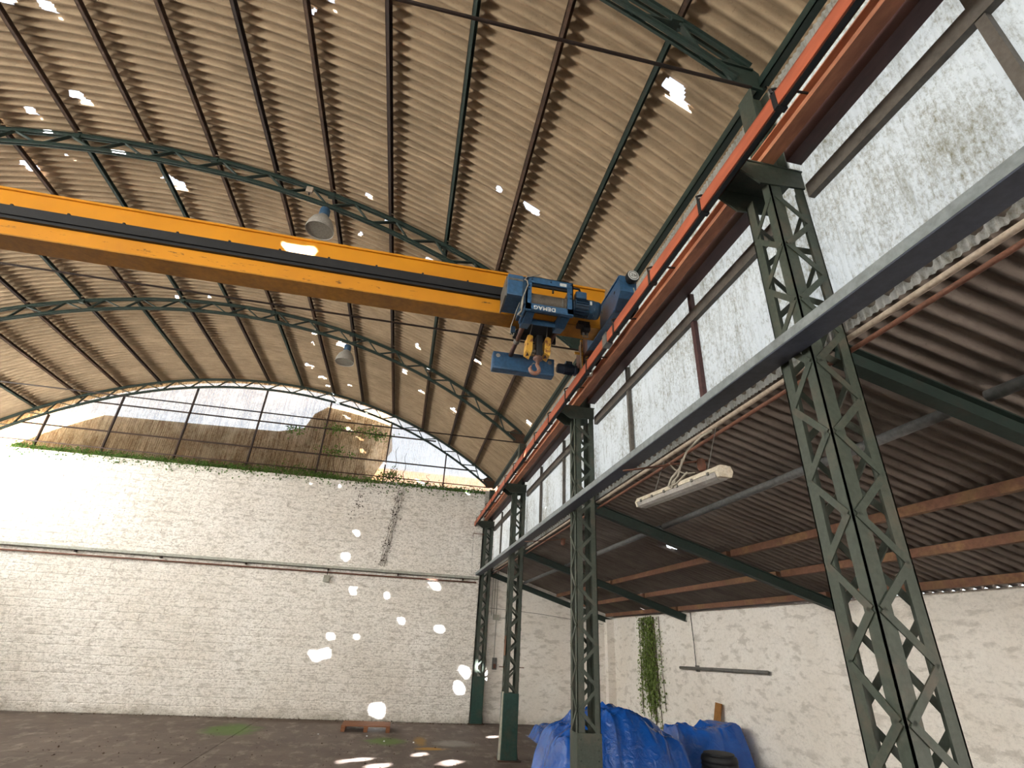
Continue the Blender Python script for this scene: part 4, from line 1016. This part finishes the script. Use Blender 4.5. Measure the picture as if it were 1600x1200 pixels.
# ------------------------------------------------------------------ plants
def leaves(n, place, size, rnd):
    mb = MB()
    for _ in range(n):
        p, nrm = place(rnd); s_ = size*rnd.uniform(0.6, 1.3)
        a = Vector((rnd.gauss(0, 1), rnd.gauss(0, 1), rnd.gauss(0, 1))); a = (a-nrm*a.dot(nrm)*0.7).normalized(); b = a.cross(nrm+Vector((rnd.gauss(0, .4), rnd.gauss(0, .4), rnd.gauss(0, .4)))).normalized()
        mb.add([p, p+a*s_*0.55+b*s_*0.42, p+a*s_*1.1, p+a*s_*0.55-b*s_*0.42], [(0, 1, 2, 3)])
    return mb
rv_ = random.Random(11)
t = thing('ivy', (-1.0, 17.8, 6.86), 'green ivy creeping along the top of the whitewashed far wall', 'plant')
def pl_ivy(r):
    x = r.uniform(-12.5, 2.4); dens = 0.5+0.5*mn.noise(Vector((x*1.1, 0, 0)))
    big = math.exp(-((x+0.9)/0.5)**2)*0.35+math.exp(-((x+4.2)/0.8)**2)*0.15
    z = 6.88+abs(r.gauss(0, 0.05+0.06*dens+big*0.6))
    if r.random() < 0.12: z = 6.86-abs(r.gauss(0, 0.12))
    return Vector((x, (17.86 if z > 6.9 else 17.72)+r.uniform(-0.08, 0.04), z)), Vector((0, -1, 0.2))
o = leaves(5200, pl_ivy, 0.055, rv_).build('leaves', M['ivy'], t); o['kind'] = 'stuff'
def pl_ivy2(r):
    k = r.choice(((-2.9, 7.85, 0.5), (-3.1, 8.70, 0.35), (-2.0, 8.75, 0.6), (-4.4, 8.5, 0.3), (-0.95, 7.2, 0.25), (-1.6, 8.6, 0.3)))
    return Vector((k[0]+r.gauss(0, k[2]*0.6), 17.86+r.uniform(-0.05, 0.05), k[1]+r.gauss(0, 0.10))), Vector((0, -1, 0.2))
o = leaves(700, pl_ivy2, 0.06, rv_).build('climbing_leaves', M['ivy'], t); o['kind'] = 'stuff'
mb = MB()
for x0_, z0_, z1_ in ((-0.85, 6.9, 8.3), (-0.5, 6.9, 8.1), (-2.9, 6.9, 8.8), (0.35, 6.9, 7.4)):
    pts = [(x0_+0.06*math.sin(k*1.7)+0.12*mn.noise(Vector((x0_, k*0.6, 0))), 17.88, z0_+(z1_-z0_)*k/8) for k in range(9)]
    mb.tube(pts, [0.014-0.001*k for k in range(9)], 5)
mb.build('stems', M['stem'], t)
t = thing('dead_creeper', (-0.7, 17.72, 4.4), 'dark dried creeper trailing down the whitewashed far wall', 'plant')
def pl_dead(r):
    q = r.random(); z = 6.75-q*2.55
    if 5.05 < z < 5.25: z -= 0.25
    x = -0.50-0.28*q+r.gauss(0, 0.095)
    return Vector((x, 17.725+r.uniform(-0.01, 0.008), z)), Vector((0, -1, 0))
o = leaves(170, pl_dead, 0.042, rv_).build('dried_leaves', M['dead'], t); o['kind'] = 'stuff'
def pl_dead2(r):
    k = r.choice(((-1.55, 6.5, 0.25, 0.3), (-1.0, 6.6, 0.3, 0.15), (-2.6, 6.5, 0.3, 0.15), (-1.9, 6.0, 0.08, 0.35), (-1.75, 6.3, 0.08, 0.2)))
    return Vector((k[0]+r.gauss(0, k[2]), 17.725, min(6.84, k[1]+r.gauss(0, k[3])))), Vector((0, -1, 0))
o = leaves(110, pl_dead2, 0.042, rv_).build('scattered_leaves', M['dead'], t); o['kind'] = 'stuff'
mb = MB()
for s_ in (-0.06, 0.03, 0.1):
    mb.tube([(-0.5-0.28*k/12+s_+0.03*math.sin(k*2.1+s_*30), 17.728, 6.75-2.55*k/12) for k in range(13)], 0.006, 5)
mb.build('dried_stems', M['stem'], t)
t = thing('hanging_vine', (7.05, 15.1, 0.4), 'green vine hanging down the right wall of the side bay', 'plant')
strands = []
rs_ = random.Random(5)
for k in range(26):
    y = 15.15+rs_.gauss(0, 0.24); strands.append((y, 3.06 if rs_.random() < 0.7 else rs_.uniform(1.8, 2.6), rs_.uniform(0.35, 1.5), rs_.uniform(-0.12, 0.08)))
strands += [(15.5, 3.06, 1.6, 0.0), (15.45, 3.06, 1.2, 0.0), (14.98, 3.06, 0.5, -0.1), (15.02, 3.06, 0.6, 0.05), (14.95, 3.06, 0.9, -0.2)]
def pl_vine(r):
    y, z1, z0, dr_ = r.choice(strands); q = r.random(); z = z1+(z0-z1)*q
    y += dr_*q+r.gauss(0, 0.05+0.06*math.sin(q*3.1))
    if r.random() < 0.12 and 0.2 < q < 0.8: y -= abs(r.gauss(0, 0.16))
    return Vector((7.06+r.uniform(-0.06, 0.03), y, z)), Vector((-1, 0, 0.2))
o = leaves(3400, pl_vine, 0.055, rv_).build('leaves', M['vine'], t); o['kind'] = 'stuff'
mb = MB()
for k, (y, z1, z0, dr_) in enumerate(strands):
    mb.tube([(7.075, y+dr_*q/6+0.02*math.sin(q*1.3+k), z1+(z0-z1)*q/6) for q in range(7)], 0.008, 5)
mb.build('stems', M['stem'], t)

# litter along the foot of the far wall
def litter(r):
    if r.random() < 0.6: return Vector((r.uniform(-9, 2.3), 17.7-abs(r.gauss(0, 0.12)), 0.012)), Vector((0, 0, 1))
    return Vector((r.uniform(-7, 2.3), r.uniform(11.5, 15.7), 0.010)), Vector((0, 0, 1))
o = leaves(900, litter, 0.035, rv_).build('leaf_litter', M['stem']); tag(o, 'dry leaf litter scattered on the floor by the far wall', 'litter', kind='stuff')
for k, (u, v, lb) in enumerate(((497, 1148, 'small white scrap of rubbish on the floor left of the pallet'), (573, 1151, 'small white scrap of rubbish just in front of the pallet'),
                               (600, 1159, 'small white scrap of rubbish beside the green moss patch'), (646, 1161, 'small white scrap of rubbish beside the yellow paint mark'))):
    p = hit(u, v, 2, 0); s_ = 0.016
    mb = MB().cbox(p.x-s_, p.x+s_*0.9, p.y-s_*0.8, p.y+s_, 0.001, 0.025, 0.006)
    for q in mb.v: q += Vector((random.uniform(-0.006, 0.006), random.uniform(-0.006, 0.006), 0))
    o = mb.build('paper_scrap', M['white_pl'], off=(p.x, p.y, 0))
    tag(o, lb, 'rubbish', 'white scraps on the floor')

# ------------------------------------------------------------------ outside, seen through the gable sheets
t = thing('neighbour_shed', (-6, 19, 0), 'brown rusty building standing close behind the left of the gable glazing', 'building')
MB().prism([(-14, 0), (-1.70, 0), (-1.70, 6.95), (-2.02, 7.9), (-1.67, 8.7), (-1.26, 9.5), (-1.5, 9.9), (-3.6, 9.9), (-4.1, 9.5), (-4.35, 8.9), (-5.2, 8.65), (-14, 8.45)], 'y', 18.7, 22).build('rusty_wall', M['shed'], t)  # solid brown mass added in place of trees behind the gable
t = thing('pale_building', (3, 26, 0), 'pale building with orange eaves glimpsed through the right of the gable glazing', 'building')
MB().box(-4.5, 12, 25.0, 30, 0, 8.85).build('pale_wall', M['pale'], t)
MB().box(-4.6, 12.2, 24.8, 30.2, 8.85, 9.45).build('orange_eaves', M['shed_roof'], t)
